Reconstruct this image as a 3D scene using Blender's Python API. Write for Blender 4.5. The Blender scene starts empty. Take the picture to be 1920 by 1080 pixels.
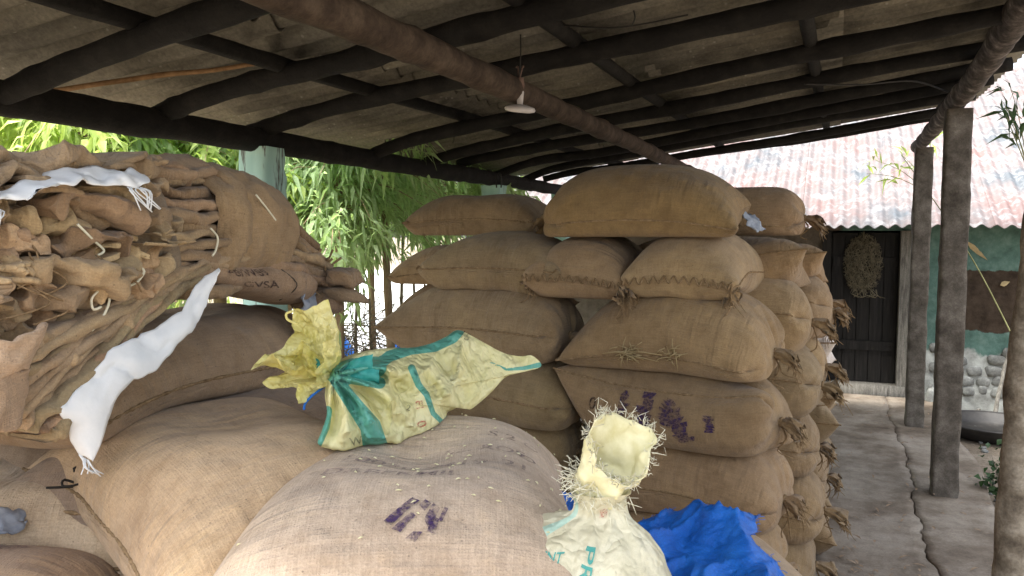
import bpy, bmesh, math, random
import numpy as np
from mathutils import Vector, Matrix
rng = np.random.default_rng(7); random.seed(7)
PI = math.pi
S = bpy.context.scene
COL = S.collection

# ------------------------------------------------------------------ camera, sky, sun, exposure
CAMZ, FPX, YAW, PITCH = 1.75, 1507.0, math.radians(22.0), math.atan(110/1507.0)
cd = bpy.data.cameras.new('camera'); cam = bpy.data.objects.new('camera', cd); COL.objects.link(cam)
cd.sensor_width = 36; cd.lens = 36*FPX/1920; cd.clip_start = 0.05; cd.clip_end = 500
cam.location = (0, 0, CAMZ); cam.rotation_euler = (PI/2-PITCH, 0, YAW)
S.camera = cam
S.render.resolution_x, S.render.resolution_y = 1024, 576
world = bpy.data.worlds.new('World'); S.world = world; world.use_nodes = True
wn = world.node_tree.nodes; wl = world.node_tree.links
sky = wn.new('ShaderNodeTexSky'); sky.sky_type = 'NISHITA'; sky.sun_disc = False
SUN_EL, SUN_AZ = 73.0, 218.0            # azimuth measured clockwise from +Y
sky.sun_elevation = math.radians(SUN_EL); sky.sun_rotation = math.radians(SUN_AZ)
sky.air_density = 1.0; sky.dust_density = 4.0; sky.ozone_density = 0.6
wn['Background'].inputs['Strength'].default_value = 0.15
hsv = wn.new('ShaderNodeHueSaturation'); hsv.inputs['Saturation'].default_value = .4      # thin overcast: paler than a clear sky
wl.new(sky.outputs[0], hsv.inputs['Color']); wl.new(hsv.outputs[0], wn['Background'].inputs['Color'])
sd = bpy.data.lights.new('sun', 'SUN'); sun = bpy.data.objects.new('sun', sd); COL.objects.link(sun)
sd.energy = 4.2; sd.angle = math.radians(20); sd.color = (1, 0.96, 0.9)
_d = Vector((math.sin(math.radians(SUN_AZ))*math.cos(math.radians(SUN_EL)), math.cos(math.radians(SUN_AZ))*math.cos(math.radians(SUN_EL)), math.sin(math.radians(SUN_EL))))
sun.rotation_euler = _d.to_track_quat('Z', 'Y').to_euler()
S.view_settings.view_transform = 'Standard'; S.view_settings.look = 'None'
S.view_settings.gamma = 1; S.view_settings.exposure = 2.05

# ------------------------------------------------------------------ pixel -> place helpers
FWD = np.array([-math.sin(YAW)*math.cos(PITCH), math.cos(YAW)*math.cos(PITCH), -math.sin(PITCH)])
RGT = np.array([math.cos(YAW), math.sin(YAW), 0.0])
UPV = np.cross(RGT, FWD)
FH = np.array([-math.sin(YAW), math.cos(YAW), 0.0])
C0 = np.array([0, 0, CAMZ])
def ray(x, y): return FWD*FPX + RGT*(x-960) + UPV*(540-y)
def atY(x, y, Y): d = ray(x, y); return C0 + d*(Y/d[1])
def atX(x, y, X): d = ray(x, y); return C0 + d*(X/d[0])
def atZ(x, y, Z): d = ray(x, y); return C0 + d*((Z-CAMZ)/d[2])
def H(lat, dep, z): p = RGT*lat + FH*dep; return np.array([p[0], p[1], z])
def proj(P):
    P = np.atleast_2d(P)-C0; w = P@FWD
    return np.stack([960+FPX*(P@RGT)/w, 540-FPX*(P@UPV)/w], 1)

# ------------------------------------------------------------------ object helpers
def link(o, parent=None):
    COL.objects.link(o)
    if parent is not None: o.parent = parent
    return o
def mesh_obj(name, verts, faces, mat, parent=None, smooth=True, uv=None, color=None):
    me = bpy.data.meshes.new(name)
    me.from_pydata([tuple(map(float, v)) for v in verts], [], [tuple(map(int, f)) for f in faces])
    if smooth: me.polygons.foreach_set('use_smooth', [True]*len(me.polygons))
    if uv is not None:
        l = me.uv_layers.new(name='UVMap'); vi = np.empty(len(me.loops), np.int32); me.loops.foreach_get('vertex_index', vi)
        l.data.foreach_set('uv', np.asarray(uv, float)[vi].ravel())
    me.update(); me.materials.append(mat)
    o = bpy.data.objects.new(name, me)
    if color is not None: o.color = (*color, 1)
    return link(o, parent)
def tag(o, label, cat, group=None):
    o['label'] = label; o['category'] = cat
    if group: o['group'] = group
    return o
def kind(o, k): o['kind'] = k; return o
def thing(name, label, cat, loc=(0, 0, 0), group=None):
    o = bpy.data.objects.new(name, None); o.empty_display_size = .05; link(o); o.location = loc
    bpy.context.view_layer.update()
    return tag(o, label, cat, group)
def part(name, verts, faces, mat, parent, **k):
    off = np.array(parent.matrix_world.translation) if parent is not None else np.zeros(3)
    if parent is not None and parent.parent is not None:
        off = np.array(parent.parent.location)+np.array(parent.location)
    elif parent is not None: off = np.array(parent.location)
    return mesh_obj(name, np.asarray(verts, float)-off, faces, mat, parent, **k)
class MB:
    def __init__(s): s.v = []; s.f = []; s.n = 0
    def add(s, v, f):
        v = np.asarray(v, float); s.v.append(v); s.f += [tuple(i+s.n for i in q) for q in f]; s.n += len(v)
    def get(s): return (np.concatenate(s.v) if s.v else np.zeros((0, 3))), s.f
def box(x0, x1, y0, y1, z0, z1):
    v = [(x, y, z) for x in (x0, x1) for y in (y0, y1) for z in (z0, z1)]
    return np.array(v, float), [(0, 1, 3, 2), (4, 6, 7, 5), (0, 4, 5, 1), (2, 3, 7, 6), (0, 2, 6, 4), (1, 5, 7, 3)]
def tube(pts, rad, n=8, cap=True, jit=0.0, squash=1.0):
    P = np.asarray(pts, float); m = len(P); R = np.broadcast_to(np.asarray(rad, float), (m,))
    T = np.gradient(P, axis=0); T /= np.linalg.norm(T, axis=1)[:, None]+1e-9
    a = np.array([0, 0, 1.0]) if abs(T[0][2]) < .9 else np.array([1.0, 0, 0])
    N = a-T[0]*a.dot(T[0]); N /= np.linalg.norm(N); vs = []
    for i in range(m):
        N = N-T[i]*N.dot(T[i]); N /= np.linalg.norm(N)+1e-9; B = np.cross(T[i], N)
        th = np.linspace(0, 2*PI, n, endpoint=False)
        r = R[i]*(1+jit*rng.normal(size=n))
        vs.append(P[i]+np.outer(np.cos(th)*r*squash, N)+np.outer(np.sin(th)*r, B))
    v = np.concatenate(vs); f = []
    for i in range(m-1):
        for k in range(n): f.append((i*n+k, i*n+(k+1) % n, (i+1)*n+(k+1) % n, (i+1)*n+k))
    if cap: f.append(tuple(range(n-1, -1, -1))); f.append(tuple((m-1)*n+k for k in range(n)))
    return v, f
def gridfaces(nu, nv, closed_v=False):
    f = []
    for i in range(nu-1):
        for j in range(nv if closed_v else nv-1):
            f.append((i*nv+j, i*nv+(j+1) % nv, (i+1)*nv+(j+1) % nv, (i+1)*nv+j))
    return f
def spline(pts, n):
    P = np.asarray(pts, float); m = len(P); t = np.linspace(0, m-1, n); out = []
    for x in t:
        i = min(int(x), m-2); u = x-i
        p0, p1, p2, p3 = P[max(i-1, 0)], P[i], P[i+1], P[min(i+2, m-1)]
        out.append(.5*((2*p1)+(-p0+p2)*u+(2*p0-5*p1+4*p2-p3)*u*u+(-p0+3*p1-3*p2+p3)*u**3))
    return np.array(out)
class Noise:                                  # smooth sum-of-sines noise in 3D
    def __init__(s, k=10, freq=1.0, seed=0):
        r = np.random.default_rng(seed); s.w = r.normal(size=(k, 3))*freq; s.p = r.uniform(0, 2*PI, k); s.k = k
    def __call__(s, P): return np.sin(np.asarray(P)@s.w.T+s.p).sum(-1)/math.sqrt(s.k)
def log_mesh(p0, p1, r0, r1, seed=0, bend=.03, n=14, seg=40, rough=.07, mid=None):
    r = np.random.default_rng(seed); p0, p1 = np.array(p0, float), np.array(p1, float)
    t = np.linspace(0, 1, seg); P = p0+(p1-p0)*t[:, None] if mid is None else spline([p0]+[np.array(q, float) for q in mid]+[p1], seg)
    ax = (p1-p0)/np.linalg.norm(p1-p0); L = np.linalg.norm(p1-p0)
    for k in range(1, 5):
        P = P+np.outer(np.sin(t*PI*k*1.3+r.uniform(0, 6)), r.normal(size=3)*bend/k*np.minimum(1, 1))
    R = r0+(r1-r0)*t
    for _ in range(int(3+L*1.2)):                          # knots
        c = r.uniform(0, 1); R = R*(1+.16*np.exp(-((t-c)*L/.06)**2)*r.uniform(.2, 1))
    v, f = tube(P, R, n)
    nz = Noise(14, 14, seed+3); nz2 = Noise(14, 45, seed+5)
    c = np.repeat(P, n, 0); d = v-c
    return c+d*(1+rough*nz(v)+rough*.45*nz2(v))[:, None], f

# ------------------------------------------------------------------ materials
def new_mat(name):
    m = bpy.data.materials.new(name); m.use_nodes = True
    nt = m.node_tree; return m, nt, nt.nodes['Principled BSDF']
def N(nt, t, **k):
    n = nt.nodes.new(t)
    for a, b in k.items():
        if a in n.inputs.keys() if hasattr(n.inputs, 'keys') else False: n.inputs[a].default_value = b
        else: setattr(n, a, b)
    return n
def noise(nt, vec, scale, detail=6, rough=.6):
    n = nt.nodes.new('ShaderNodeTexNoise'); n.inputs['Scale'].default_value = scale; n.inputs['Detail'].default_value = detail
    n.inputs['Roughness'].default_value = rough
    if vec is not None: nt.links.new(vec, n.inputs['Vector'])
    return n.outputs['Fac']
def ramp(nt, fac, stops):
    n = nt.nodes.new('ShaderNodeValToRGB'); e = n.color_ramp.elements
    while len(e) < len(stops): e.new(.5)
    for q, (p, c) in zip(e, stops): q.position = p; q.color = (*c, 1) if len(c) == 3 else c
    nt.links.new(fac, n.inputs['Fac']); return n.outputs['Color']
def mixc(nt, fac, a, b, mode='MIX'):
    n = nt.nodes.new('ShaderNodeMix'); n.data_type = 'RGBA'; n.blend_type = mode
    for s, v in ((n.inputs[0], fac), (n.inputs[6], a), (n.inputs[7], b)):
        if hasattr(v, 'is_output'): nt.links.new(v, s)
        elif isinstance(v, (int, float)): s.default_value = v
        else: s.default_value = (*v, 1)
    return n.outputs[2]
def math_(nt, op, a, b=0.5):
    n = nt.nodes.new('ShaderNodeMath'); n.operation = op
    for s, v in ((n.inputs[0], a), (n.inputs[1], b)):
        if hasattr(v, 'is_output'): nt.links.new(v, s)
        else: s.default_value = v
    return n.outputs[0]
def coords(nt, which='Object', scale=None):
    o = nt.nodes.new('ShaderNodeTexCoord').outputs[which]
    if scale is not None:
        m = nt.nodes.new('ShaderNodeMapping'); m.inputs['Scale'].default_value = scale; nt.links.new(o, m.inputs['Vector']); o = m.outputs[0]
    return o
def geo_pos(nt, scale=None):
    o = nt.nodes.new('ShaderNodeNewGeometry').outputs['Position']
    if scale is not None:
        m = nt.nodes.new('ShaderNodeMapping'); m.inputs['Scale'].default_value = scale; nt.links.new(o, m.inputs['Vector']); o = m.outputs[0]
    return o
def bump(nt, bsdf, h, strength=.4, dist=.005, prev=None):
    b = nt.nodes.new('ShaderNodeBump'); b.inputs['Strength'].default_value = strength; b.inputs['Distance'].default_value = dist
    nt.links.new(h, b.inputs['Height'])
    if prev is not None: nt.links.new(prev, b.inputs['Normal'])
    nt.links.new(b.outputs[0], bsdf.inputs['Normal']); return b.outputs[0]
def setc(nt, bsdf, col, rough=.8, spec=.3):
    if hasattr(col, 'is_output'): nt.links.new(col, bsdf.inputs['Base Color'])
    else: bsdf.inputs['Base Color'].default_value = (*col, 1)
    bsdf.inputs['Roughness'].default_value = rough; bsdf.inputs['Specular IOR Level'].default_value = spec

def mat_jute():
    m, nt, b = new_mat('jute')
    uv = coords(nt, 'UV'); p = geo_pos(nt)
    tint = nt.nodes.new('ShaderNodeObjectInfo').outputs['Color']
    big = noise(nt, p, 3.2, 5); med = noise(nt, p, 16, 6, .65); fine = noise(nt, p, 240, 3, .7)
    wv = noise(nt, coords(nt, 'UV', (10, 170, 1)), 1.0, 4, .7); wh = noise(nt, coords(nt, 'UV', (170, 8, 1)), 1.0, 4, .7)
    c = ramp(nt, big, [(.3, (.80, .77, .74)), (.52, (1, 1, 1)), (.72, (1.12, 1.12, 1.05))])
    c = mixc(nt, .75, c, ramp(nt, med, [(.3, (.72, .68, .62)), (.55, (1, 1, 1)), (.75, (1.14, 1.1, 1.0))]), 'MULTIPLY')
    c = mixc(nt, .42, c, ramp(nt, wv, [(.3, (.74, .72, .7)), (.7, (1.22, 1.22, 1.22))]), 'MULTIPLY')
    c = mixc(nt, .3, c, ramp(nt, wh, [(.3, (.76, .74, .72)), (.7, (1.2, 1.2, 1.2))]), 'MULTIPLY')
    c = mixc(nt, .4, c, ramp(nt, fine, [(.3, (.6, .58, .55)), (.7, (1.35, 1.35, 1.3))]), 'MULTIPLY')
    # damp/dirty blotches with a shape of their own
    st = noise(nt, p, 6.5, 3, .5); sm = ramp(nt, st, [(.62, (0, 0, 0)), (.78, (1, 1, 1))])
    c = mixc(nt, math_(nt, 'MULTIPLY', sm, .35), c, mixc(nt, 1, c, (.55, .5, .48), 'MULTIPLY'))
    c = mixc(nt, 1, c, tint, 'MULTIPLY')
    # dark specks
    vo = nt.nodes.new('ShaderNodeTexVoronoi'); vo.inputs['Scale'].default_value = 38; nt.links.new(p, vo.inputs['Vector'])
    sp = ramp(nt, vo.outputs['Distance'], [(.05, (1, 1, 1)), (.1, (0, 0, 0))])
    c = mixc(nt, math_(nt, 'MULTIPLY', sp, .5), c, (.05, .035, .025))
    setc(nt, b, c, .95, .08); b.inputs['Sheen Weight'].default_value = .15; b.inputs['Sheen Roughness'].default_value = .6
    def wave(dirn):
        w = nt.nodes.new('ShaderNodeTexWave'); w.bands_direction = dirn; w.inputs['Scale'].default_value = 62; w.inputs['Distortion'].default_value = 1.2; w.inputs['Detail'].default_value = 2
        nt.links.new(uv, w.inputs['Vector']); return w.outputs['Fac']
    h = math_(nt, 'ADD', wave('X'), wave('Y'))
    n1 = bump(nt, b, h, .16, .001)
    n2 = bump(nt, b, fine, .5, .004, n1)
    n3 = bump(nt, b, wv, .35, .006, n2)
    n4 = bump(nt, b, med, .5, .012, n3)
    fold = noise(nt, coords(nt, 'UV', (26, 3.2, 1)), 1.0, 3, .55); mask = ramp(nt, noise(nt, p, 4.5, 2), [(.42, (0, 0, 0)), (.62, (1, 1, 1))])
    bump(nt, b, math_(nt, 'MULTIPLY', fold, mask), .7, .03, n4)
    return m
M = {}
M['jute'] = mat_jute()
def simple(name, stops, scale=8, rough=.8, spec=.3, bs=.4, bd=.004, detail=7, vec=None, fine=None, sheen=0):
    m, nt, b = new_mat(name); p = geo_pos(nt, vec)
    f = noise(nt, p, scale, detail, .65); c = ramp(nt, f, stops)
    if fine:
        c = mixc(nt, .6, c, ramp(nt, noise(nt, geo_pos(nt), fine, 4, .7), [(.3, (.6, .6, .6)), (.7, (1.3, 1.3, 1.3))]), 'MULTIPLY')
    setc(nt, b, c, rough, spec); n0 = bump(nt, b, f, bs, bd); M[name] = m
    if fine: bump(nt, b, noise(nt, geo_pos(nt), fine, 5, .7), .6, .006, n0)
    return m, nt, b
simple('rope', [(.3, (.13, .085, .045)), (.6, (.30, .21, .12)), (.8, (.40, .30, .19))], 60, .95, .05, .6, .003)
simple('fiber_pale', [(.3, (.58, .56, .42)), (.7, (.76, .74, .60))], 30, .9, .1)
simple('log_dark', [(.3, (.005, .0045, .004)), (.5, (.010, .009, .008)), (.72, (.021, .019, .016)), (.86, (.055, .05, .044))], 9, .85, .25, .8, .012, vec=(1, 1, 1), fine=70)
simple('log_brown', [(.3, (.03, .021, .015)), (.5, (.065, .046, .033)), (.75, (.12, .09, .065))], 9, .85, .2, .8, .01, fine=60)
simple('log_bark', [(.3, (.02, .017, .015)), (.46, (.06, .05, .045)), (.58, (.13, .11, .10)), (.7, (.34, .31, .29))], 12, .85, .2, .9, .012, fine=50)
simple('stick', [(.3, (.13, .07, .03)), (.7, (.30, .18, .09))], 20, .8, .2)
simple('concrete', [(.3, (.045, .038, .031)), (.48, (.098, .086, .072)), (.62, (.16, .143, .122)), (.78, (.27, .25, .222))], 7, .9, .15, .6, .006, fine=90)
simple('log_pale', [(.3, (.10, .08, .06)), (.46, (.24, .20, .15)), (.6, (.38, .33, .26)), (.75, (.47, .43, .36))], 9, .9, .15, .9, .01, fine=70)
simple('wood_grey', [(.3, (.06, .055, .048)), (.5, (.15, .14, .12)), (.75, (.26, .245, .215))], 10, .85, .2, .6, .004, vec=(6, 6, .6), fine=90)
simple('door_wood', [(.3, (.006, .005, .004)), (.55, (.016, .014, .012)), (.8, (.04, .034, .03))], 8, .75, .3, .5, .003, vec=(6, 6, .5))
simple('net_straw', [(.3, (.10, .085, .055)), (.7, (.26, .225, .155))], 25, .95, .05)
simple('stone', [(.3, (.10, .10, .095)), (.5, (.19, .195, .185)), (.75, (.32, .33, .31))], 9, .95, .1, .7, .01, fine=60)
simple('metal_black', [(.3, (.012, .011, .011)), (.6, (.03, .028, .026)), (.8, (.09, .08, .07))], 12, .55, .4)
simple('bark_tree', [(.3, (.16, .11, .07)), (.55, (.30, .22, .15)), (.8, (.45, .36, .27))], 14, .9, .1, .7, .008, vec=(1, 1, .3))
simple('culm', [(.3, (.14, .14, .06)), (.7, (.30, .30, .14))], 10, .7, .2)
simple('twig_grey', [(.3, (.14, .11, .08)), (.7, (.34, .29, .23))], 16, .9, .1)
simple('white_pp', [(.3, (.68, .72, .75)), (.55, (.77, .80, .82)), (.8, (.82, .84, .85))], 14, .5, .35, .35, .006)
simple('blue_tarp', [(.3, (.006, .09, .42)), (.55, (.012, .15, .60)), (.8, (.03, .21, .70))], 12, .42, .4, .5, .006, fine=220)
simple('lamp_white', [(.3, (.50, .46, .44)), (.7, (.62, .58, .55))], 20, .4, .4)
simple('cable', [(.3, (.05, .035, .03)), (.7, (.2, .12, .09))], 20, .6, .3)
simple('wire_dark', [(.3, (.012, .011, .010)), (.7, (.03, .028, .025))], 20, .6, .3)
simple('grey_plastic', [(.3, (.16, .19, .25)), (.7, (.40, .44, .50))], 22, .6, .3)
simple('brick_far', [(.3, (.36, .20, .13)), (.7, (.50, .33, .24))], 6, .9, .1)
simple('ear_dry', [(.3, (.30, .23, .12)), (.7, (.46, .37, .21))], 30, .9, .1)
def mat_leaf(name, c0, c1, c2, tr=.45):
    m, nt, b = new_mat(name)
    f = noise(nt, geo_pos(nt), 2.2, 4, .6); g = noise(nt, geo_pos(nt), 40, 2)
    c = ramp(nt, math_(nt, 'ADD', math_(nt, 'MULTIPLY', f, .6), math_(nt, 'MULTIPLY', g, .4)), [(.35, c0), (.5, c1), (.65, c2)])
    setc(nt, b, c, .5, .35)
    t = nt.nodes.new('ShaderNodeBsdfTranslucent'); nt.links.new(mixc(nt, 1, c, (1.5, 1.5, 1.1), 'MULTIPLY'), t.inputs['Color'])
    x = nt.nodes.new('ShaderNodeMixShader'); x.inputs[0].default_value = tr
    nt.links.new(b.outputs[0], x.inputs[1]); nt.links.new(t.outputs[0], x.inputs[2])
    nt.links.new(x.outputs[0], nt.nodes['Material Output'].inputs['Surface']); M[name] = m
mat_leaf('leaf_bamboo', (.20, .30, .14), (.31, .42, .23), (.41, .51, .32), .65)
mat_leaf('leaf_lime', (.22, .31, .09), (.33, .42, .14), (.44, .51, .22), .65)
mat_leaf('leaf_dark', (.02, .045, .018), (.04, .08, .03), (.06, .11, .045), .25)
def mat_ink(name, col, lo=.42, hi=.58, mx=.85):
    m, nt, b = new_mat(name); setc(nt, b, col, .95, .05)
    f = noise(nt, geo_pos(nt), 95, 5, .75); g = noise(nt, geo_pos(nt), 14, 3)
    a = ramp(nt, math_(nt, 'ADD', math_(nt, 'MULTIPLY', f, .65), math_(nt, 'MULTIPLY', g, .35)), [(lo, (0, 0, 0)), (hi, (mx, mx, mx))])
    tr = nt.nodes.new('ShaderNodeBsdfTransparent'); x = nt.nodes.new('ShaderNodeMixShader')
    nt.links.new(a, x.inputs[0]); nt.links.new(tr.outputs[0], x.inputs[1]); nt.links.new(b.outputs[0], x.inputs[2])
    nt.links.new(x.outputs[0], nt.nodes['Material Output'].inputs['Surface']); M[name] = m
mat_ink('ink_strong', (.05, .03, .085), .40, .56, .9)
mat_ink('ink_faded', (.075, .05, .10), .42, .6, .62)
mat_ink('ink_dark', (.03, .02, .03), .40, .56, .8)
mat_ink('ink_teal', (.05, .30, .27), .32, .45, .85)
mat_ink('ink_black', (.02, .02, .02), .40, .58, .7)
mat_ink('ink_red', (.45, .06, .05), .4, .55, .7)
def mat_asbestos():
    m, nt, b = new_mat('asbestos'); p = geo_pos(nt)
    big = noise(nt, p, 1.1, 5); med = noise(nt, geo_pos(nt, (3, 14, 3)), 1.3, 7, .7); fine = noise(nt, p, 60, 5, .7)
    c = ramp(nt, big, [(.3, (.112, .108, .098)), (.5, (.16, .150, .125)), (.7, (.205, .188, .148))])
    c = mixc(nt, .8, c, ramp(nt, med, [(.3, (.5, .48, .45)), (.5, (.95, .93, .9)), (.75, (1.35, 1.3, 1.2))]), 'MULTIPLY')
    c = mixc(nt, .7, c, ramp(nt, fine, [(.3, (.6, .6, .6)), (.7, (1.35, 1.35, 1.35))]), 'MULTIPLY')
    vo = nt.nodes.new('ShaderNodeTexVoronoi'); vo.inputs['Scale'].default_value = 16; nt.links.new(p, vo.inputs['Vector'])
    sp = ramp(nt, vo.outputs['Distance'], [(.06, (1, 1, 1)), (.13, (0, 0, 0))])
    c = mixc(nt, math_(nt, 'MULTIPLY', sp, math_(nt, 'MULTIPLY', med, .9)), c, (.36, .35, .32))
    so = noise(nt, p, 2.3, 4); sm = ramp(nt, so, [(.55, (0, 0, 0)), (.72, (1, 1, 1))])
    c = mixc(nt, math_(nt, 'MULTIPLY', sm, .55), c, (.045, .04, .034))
    setc(nt, b, c, .9, .15); bump(nt, b, fine, .5, .006); M['asbestos'] = m
mat_asbestos()
def mat_tinroof():
    m, nt, b = new_mat('tin_roof'); p = geo_pos(nt)
    f = noise(nt, geo_pos(nt, (1.3, .8, .8)), 1.5, 6, .65); g = noise(nt, p, 7, 7, .75); h = noise(nt, p, 24, 5, .7)
    c = ramp(nt, f, [(.36, (.055, .065, .075)), (.47, (.10, .088, .088)), (.58, (.115, .080, .076)), (.74, (.11, .055, .048))])
    w = ramp(nt, g, [(.5, (0, 0, 0)), (.62, (1, 1, 1))])
    c = mixc(nt, math_(nt, 'MULTIPLY', w, .75), c, (.21, .21, .215))
    c = mixc(nt, .5, c, ramp(nt, h, [(.3, (.6, .58, .55)), (.7, (1.3, 1.3, 1.3))]), 'MULTIPLY')
    setc(nt, b, c, .55, .4); bump(nt, b, g, .2, .004); M['tin_roof'] = m
mat_tinroof()
def mat_plaster():
    m, nt, b = new_mat('plaster_teal'); p = geo_pos(nt)
    f = noise(nt, p, 1.7, 6, .6); g = noise(nt, p, 9, 6, .7)
    c = ramp(nt, g, [(.3, (.06, .105, .088)), (.5, (.09, .16, .135)), (.72, (.15, .23, .20))])
    sep = nt.nodes.new('ShaderNodeSeparateXYZ'); nt.links.new(p, sep.inputs[0])
    # plaster fallen off: bare lower wall and a ragged dark mud patch, by height plus noise
    hz = math_(nt, 'ADD', sep.outputs['Z'], math_(nt, 'MULTIPLY', math_(nt, 'SUBTRACT', f, .5), 1.1))
    low = ramp(nt, hz, [(.50, (1, 1, 1)), (.56, (0, 0, 0))])
    gc = ramp(nt, noise(nt, p, 6, 6, .7), [(.3, (.15, .15, .14)), (.5, (.30, .31, .29)), (.7, (.45, .47, .44))])
    c = mixc(nt, low, c, gc)
    dx = math_(nt, 'SUBTRACT', sep.outputs['X'], 1.55); dz = math_(nt, 'SUBTRACT', sep.outputs['Z'], 1.02)
    r = math_(nt, 'ADD', math_(nt, 'POWER', math_(nt, 'ABSOLUTE', math_(nt, 'DIVIDE', dx, .52)), 4), math_(nt, 'POWER', math_(nt, 'ABSOLUTE', math_(nt, 'DIVIDE', dz, .33)), 4))
    r = math_(nt, 'ADD', r, math_(nt, 'MULTIPLY', math_(nt, 'SUBTRACT', noise(nt, p, 5, 5), .5), 1.3))
    pm = ramp(nt, r, [(.8, (1, 1, 1)), (.9, (0, 0, 0))])
    mud = ramp(nt, g, [(.3, (.025, .018, .013)), (.7, (.075, .055, .04))])
    c = mixc(nt, pm, c, mud)
    lx = ramp(nt, math_(nt, 'ADD', sep.outputs['X'], math_(nt, 'MULTIPLY', g, .1)), [(-.15+.2, (1, 1, 1)), (-.1+.2, (0, 0, 0))])
    c = mixc(nt, lx, c, ramp(nt, g, [(.3, (.07, .055, .04)), (.7, (.17, .14, .11))]))
    setc(nt, b, c, .92, .1); bump(nt, b, g, .7, .012); M['plaster_teal'] = m
mat_plaster()
def mat_floor():
    m, nt, b = new_mat('floor_concrete'); p = geo_pos(nt)
    f = noise(nt, p, 1.6, 7, .65); g = noise(nt, p, 11, 7, .75); h = noise(nt, p, 90, 4, .7)
    c = ramp(nt, f, [(.30, (.07, .05, .034)), (.44, (.16, .128, .096)), (.55, (.25, .214, .172)), (.72, (.33, .295, .25))])
    c = mixc(nt, .7, c, ramp(nt, g, [(.3, (.55, .52, .48)), (.5, (.95, .94, .92)), (.75, (1.25, 1.24, 1.22))]), 'MULTIPLY')
    c = mixc(nt, .5, c, ramp(nt, h, [(.3, (.6, .6, .6)), (.7, (1.3, 1.3, 1.3))]), 'MULTIPLY')
    setc(nt, b, c, .75, .3); bump(nt, b, g, .5, .008); M['floor_concrete'] = m
    m, nt, b = new_mat('dirt'); p = geo_pos(nt)
    f = noise(nt, p, 1.2, 7, .65); g = noise(nt, p, 22, 7, .75)
    c = ramp(nt, f, [(.3, (.11, .088, .065)), (.5, (.19, .16, .125)), (.7, (.28, .245, .20))])
    c = mixc(nt, .8, c, ramp(nt, g, [(.3, (.45, .43, .4)), (.5, (.95, .94, .92)), (.75, (1.4, 1.38, 1.35))]), 'MULTIPLY')
    setc(nt, b, c, .95, .1); bump(nt, b, g, .7, .02); M['dirt'] = m
mat_floor()
def mat_teal_post():
    m, nt, b = new_mat('teal_paint'); p = geo_pos(nt)
    f = noise(nt, geo_pos(nt, (9, 9, 1.2)), 1.2, 5, .6)
    c = ramp(nt, f, [(.35, (.33, .55, .50)), (.56, (.42, .64, .58)), (.6, (.10, .09, .08)), (.64, (.40, .62, .56))])
    setc(nt, b, c, .8, .2); bump(nt, b, noise(nt, p, 30), .3, .004); M['teal_paint'] = m
mat_teal_post()
def mat_bag(name, base, lite, stripe, bands, soft=.012, text_dirt=.2):
    """woven plastic sack: pale film with coloured stripes along its length, by UV"""
    m, nt, b = new_mat(name); uv = coords(nt, 'UV')
    sep = nt.nodes.new('ShaderNodeSeparateXYZ'); nt.links.new(uv, sep.inputs[0]); v = sep.outputs['Y']
    f = noise(nt, geo_pos(nt), 10, 4); c = ramp(nt, f, [(.35, base), (.65, lite)])
    acc = None
    for (a, w) in bands:
        d = math_(nt, 'ABSOLUTE', math_(nt, 'SUBTRACT', v, a)); k = math_(nt, 'LESS_THAN', d, w)
        acc = k if acc is None else math_(nt, 'MAXIMUM', acc, k)
    if acc is not None: c = mixc(nt, math_(nt, 'MULTIPLY', acc, .9), c, stripe)
    c = mixc(nt, .25, c, ramp(nt, noise(nt, coords(nt, 'UV', (260, 260, 1)), 1, 2), [(.3, (.7, .7, .7)), (.7, (1.2, 1.2, 1.2))]), 'MULTIPLY')
    setc(nt, b, c, .36, .45); n0 = bump(nt, b, noise(nt, geo_pos(nt), 55, 4), .3, .005)
    rg = math_(nt, 'ABSOLUTE', math_(nt, 'SUBTRACT', noise(nt, geo_pos(nt), 11, 3, .5), .5)); n1 = bump(nt, b, rg, .8, .06, n0)
    rg2 = math_(nt, 'ABSOLUTE', math_(nt, 'SUBTRACT', noise(nt, geo_pos(nt, (1, 1, .5)), 30, 2, .5), .5)); bump(nt, b, rg2, .7, .02, n1)
    t = nt.nodes.new('ShaderNodeBsdfTranslucent'); nt.links.new(c, t.inputs['Color'])
    x = nt.nodes.new('ShaderNodeMixShader'); x.inputs[0].default_value = .22
    nt.links.new(b.outputs[0], x.inputs[1]); nt.links.new(t.outputs[0], x.inputs[2])
    nt.links.new(x.outputs[0], nt.nodes['Material Output'].inputs['Surface']); M[name] = m
mat_bag('yellow_pp', (.80, .75, .36), (.86, .82, .47), (.06, .40, .34), [(-.5, .5)])
mat_bag('pale_pp', (.62, .58, .40), (.72, .69, .52), (.45, .66, .56), [(.2, .012), (.27, .012), (.62, .02)])
def mat_yellow_inner():
    m, nt, b = new_mat('yellow_film'); f = noise(nt, geo_pos(nt), 14, 4)
    c = ramp(nt, f, [(.35, (.80, .74, .26)), (.65, (.86, .82, .42))]); setc(nt, b, c, .35, .45); rg = math_(nt, 'ABSOLUTE', math_(nt, 'SUBTRACT', noise(nt, geo_pos(nt), 26, 3, .5), .5)); bump(nt, b, rg, .9, .035)
    t = nt.nodes.new('ShaderNodeBsdfTranslucent'); nt.links.new(c, t.inputs['Color'])
    x = nt.nodes.new('ShaderNodeMixShader'); x.inputs[0].default_value = .3
    nt.links.new(b.outputs[0], x.inputs[1]); nt.links.new(t.outputs[0], x.inputs[2])
    nt.links.new(x.outputs[0], nt.nodes['Material Output'].inputs['Surface']); M['yellow_film'] = m
mat_yellow_inner()
simple('straw_film', [(.3, (.60, .56, .30)), (.7, (.74, .71, .48))], 30, .5, .3)
simple('teal_strip', [(.3, (.02, .20, .18)), (.7, (.05, .34, .30))], 30, .5, .3)

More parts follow.
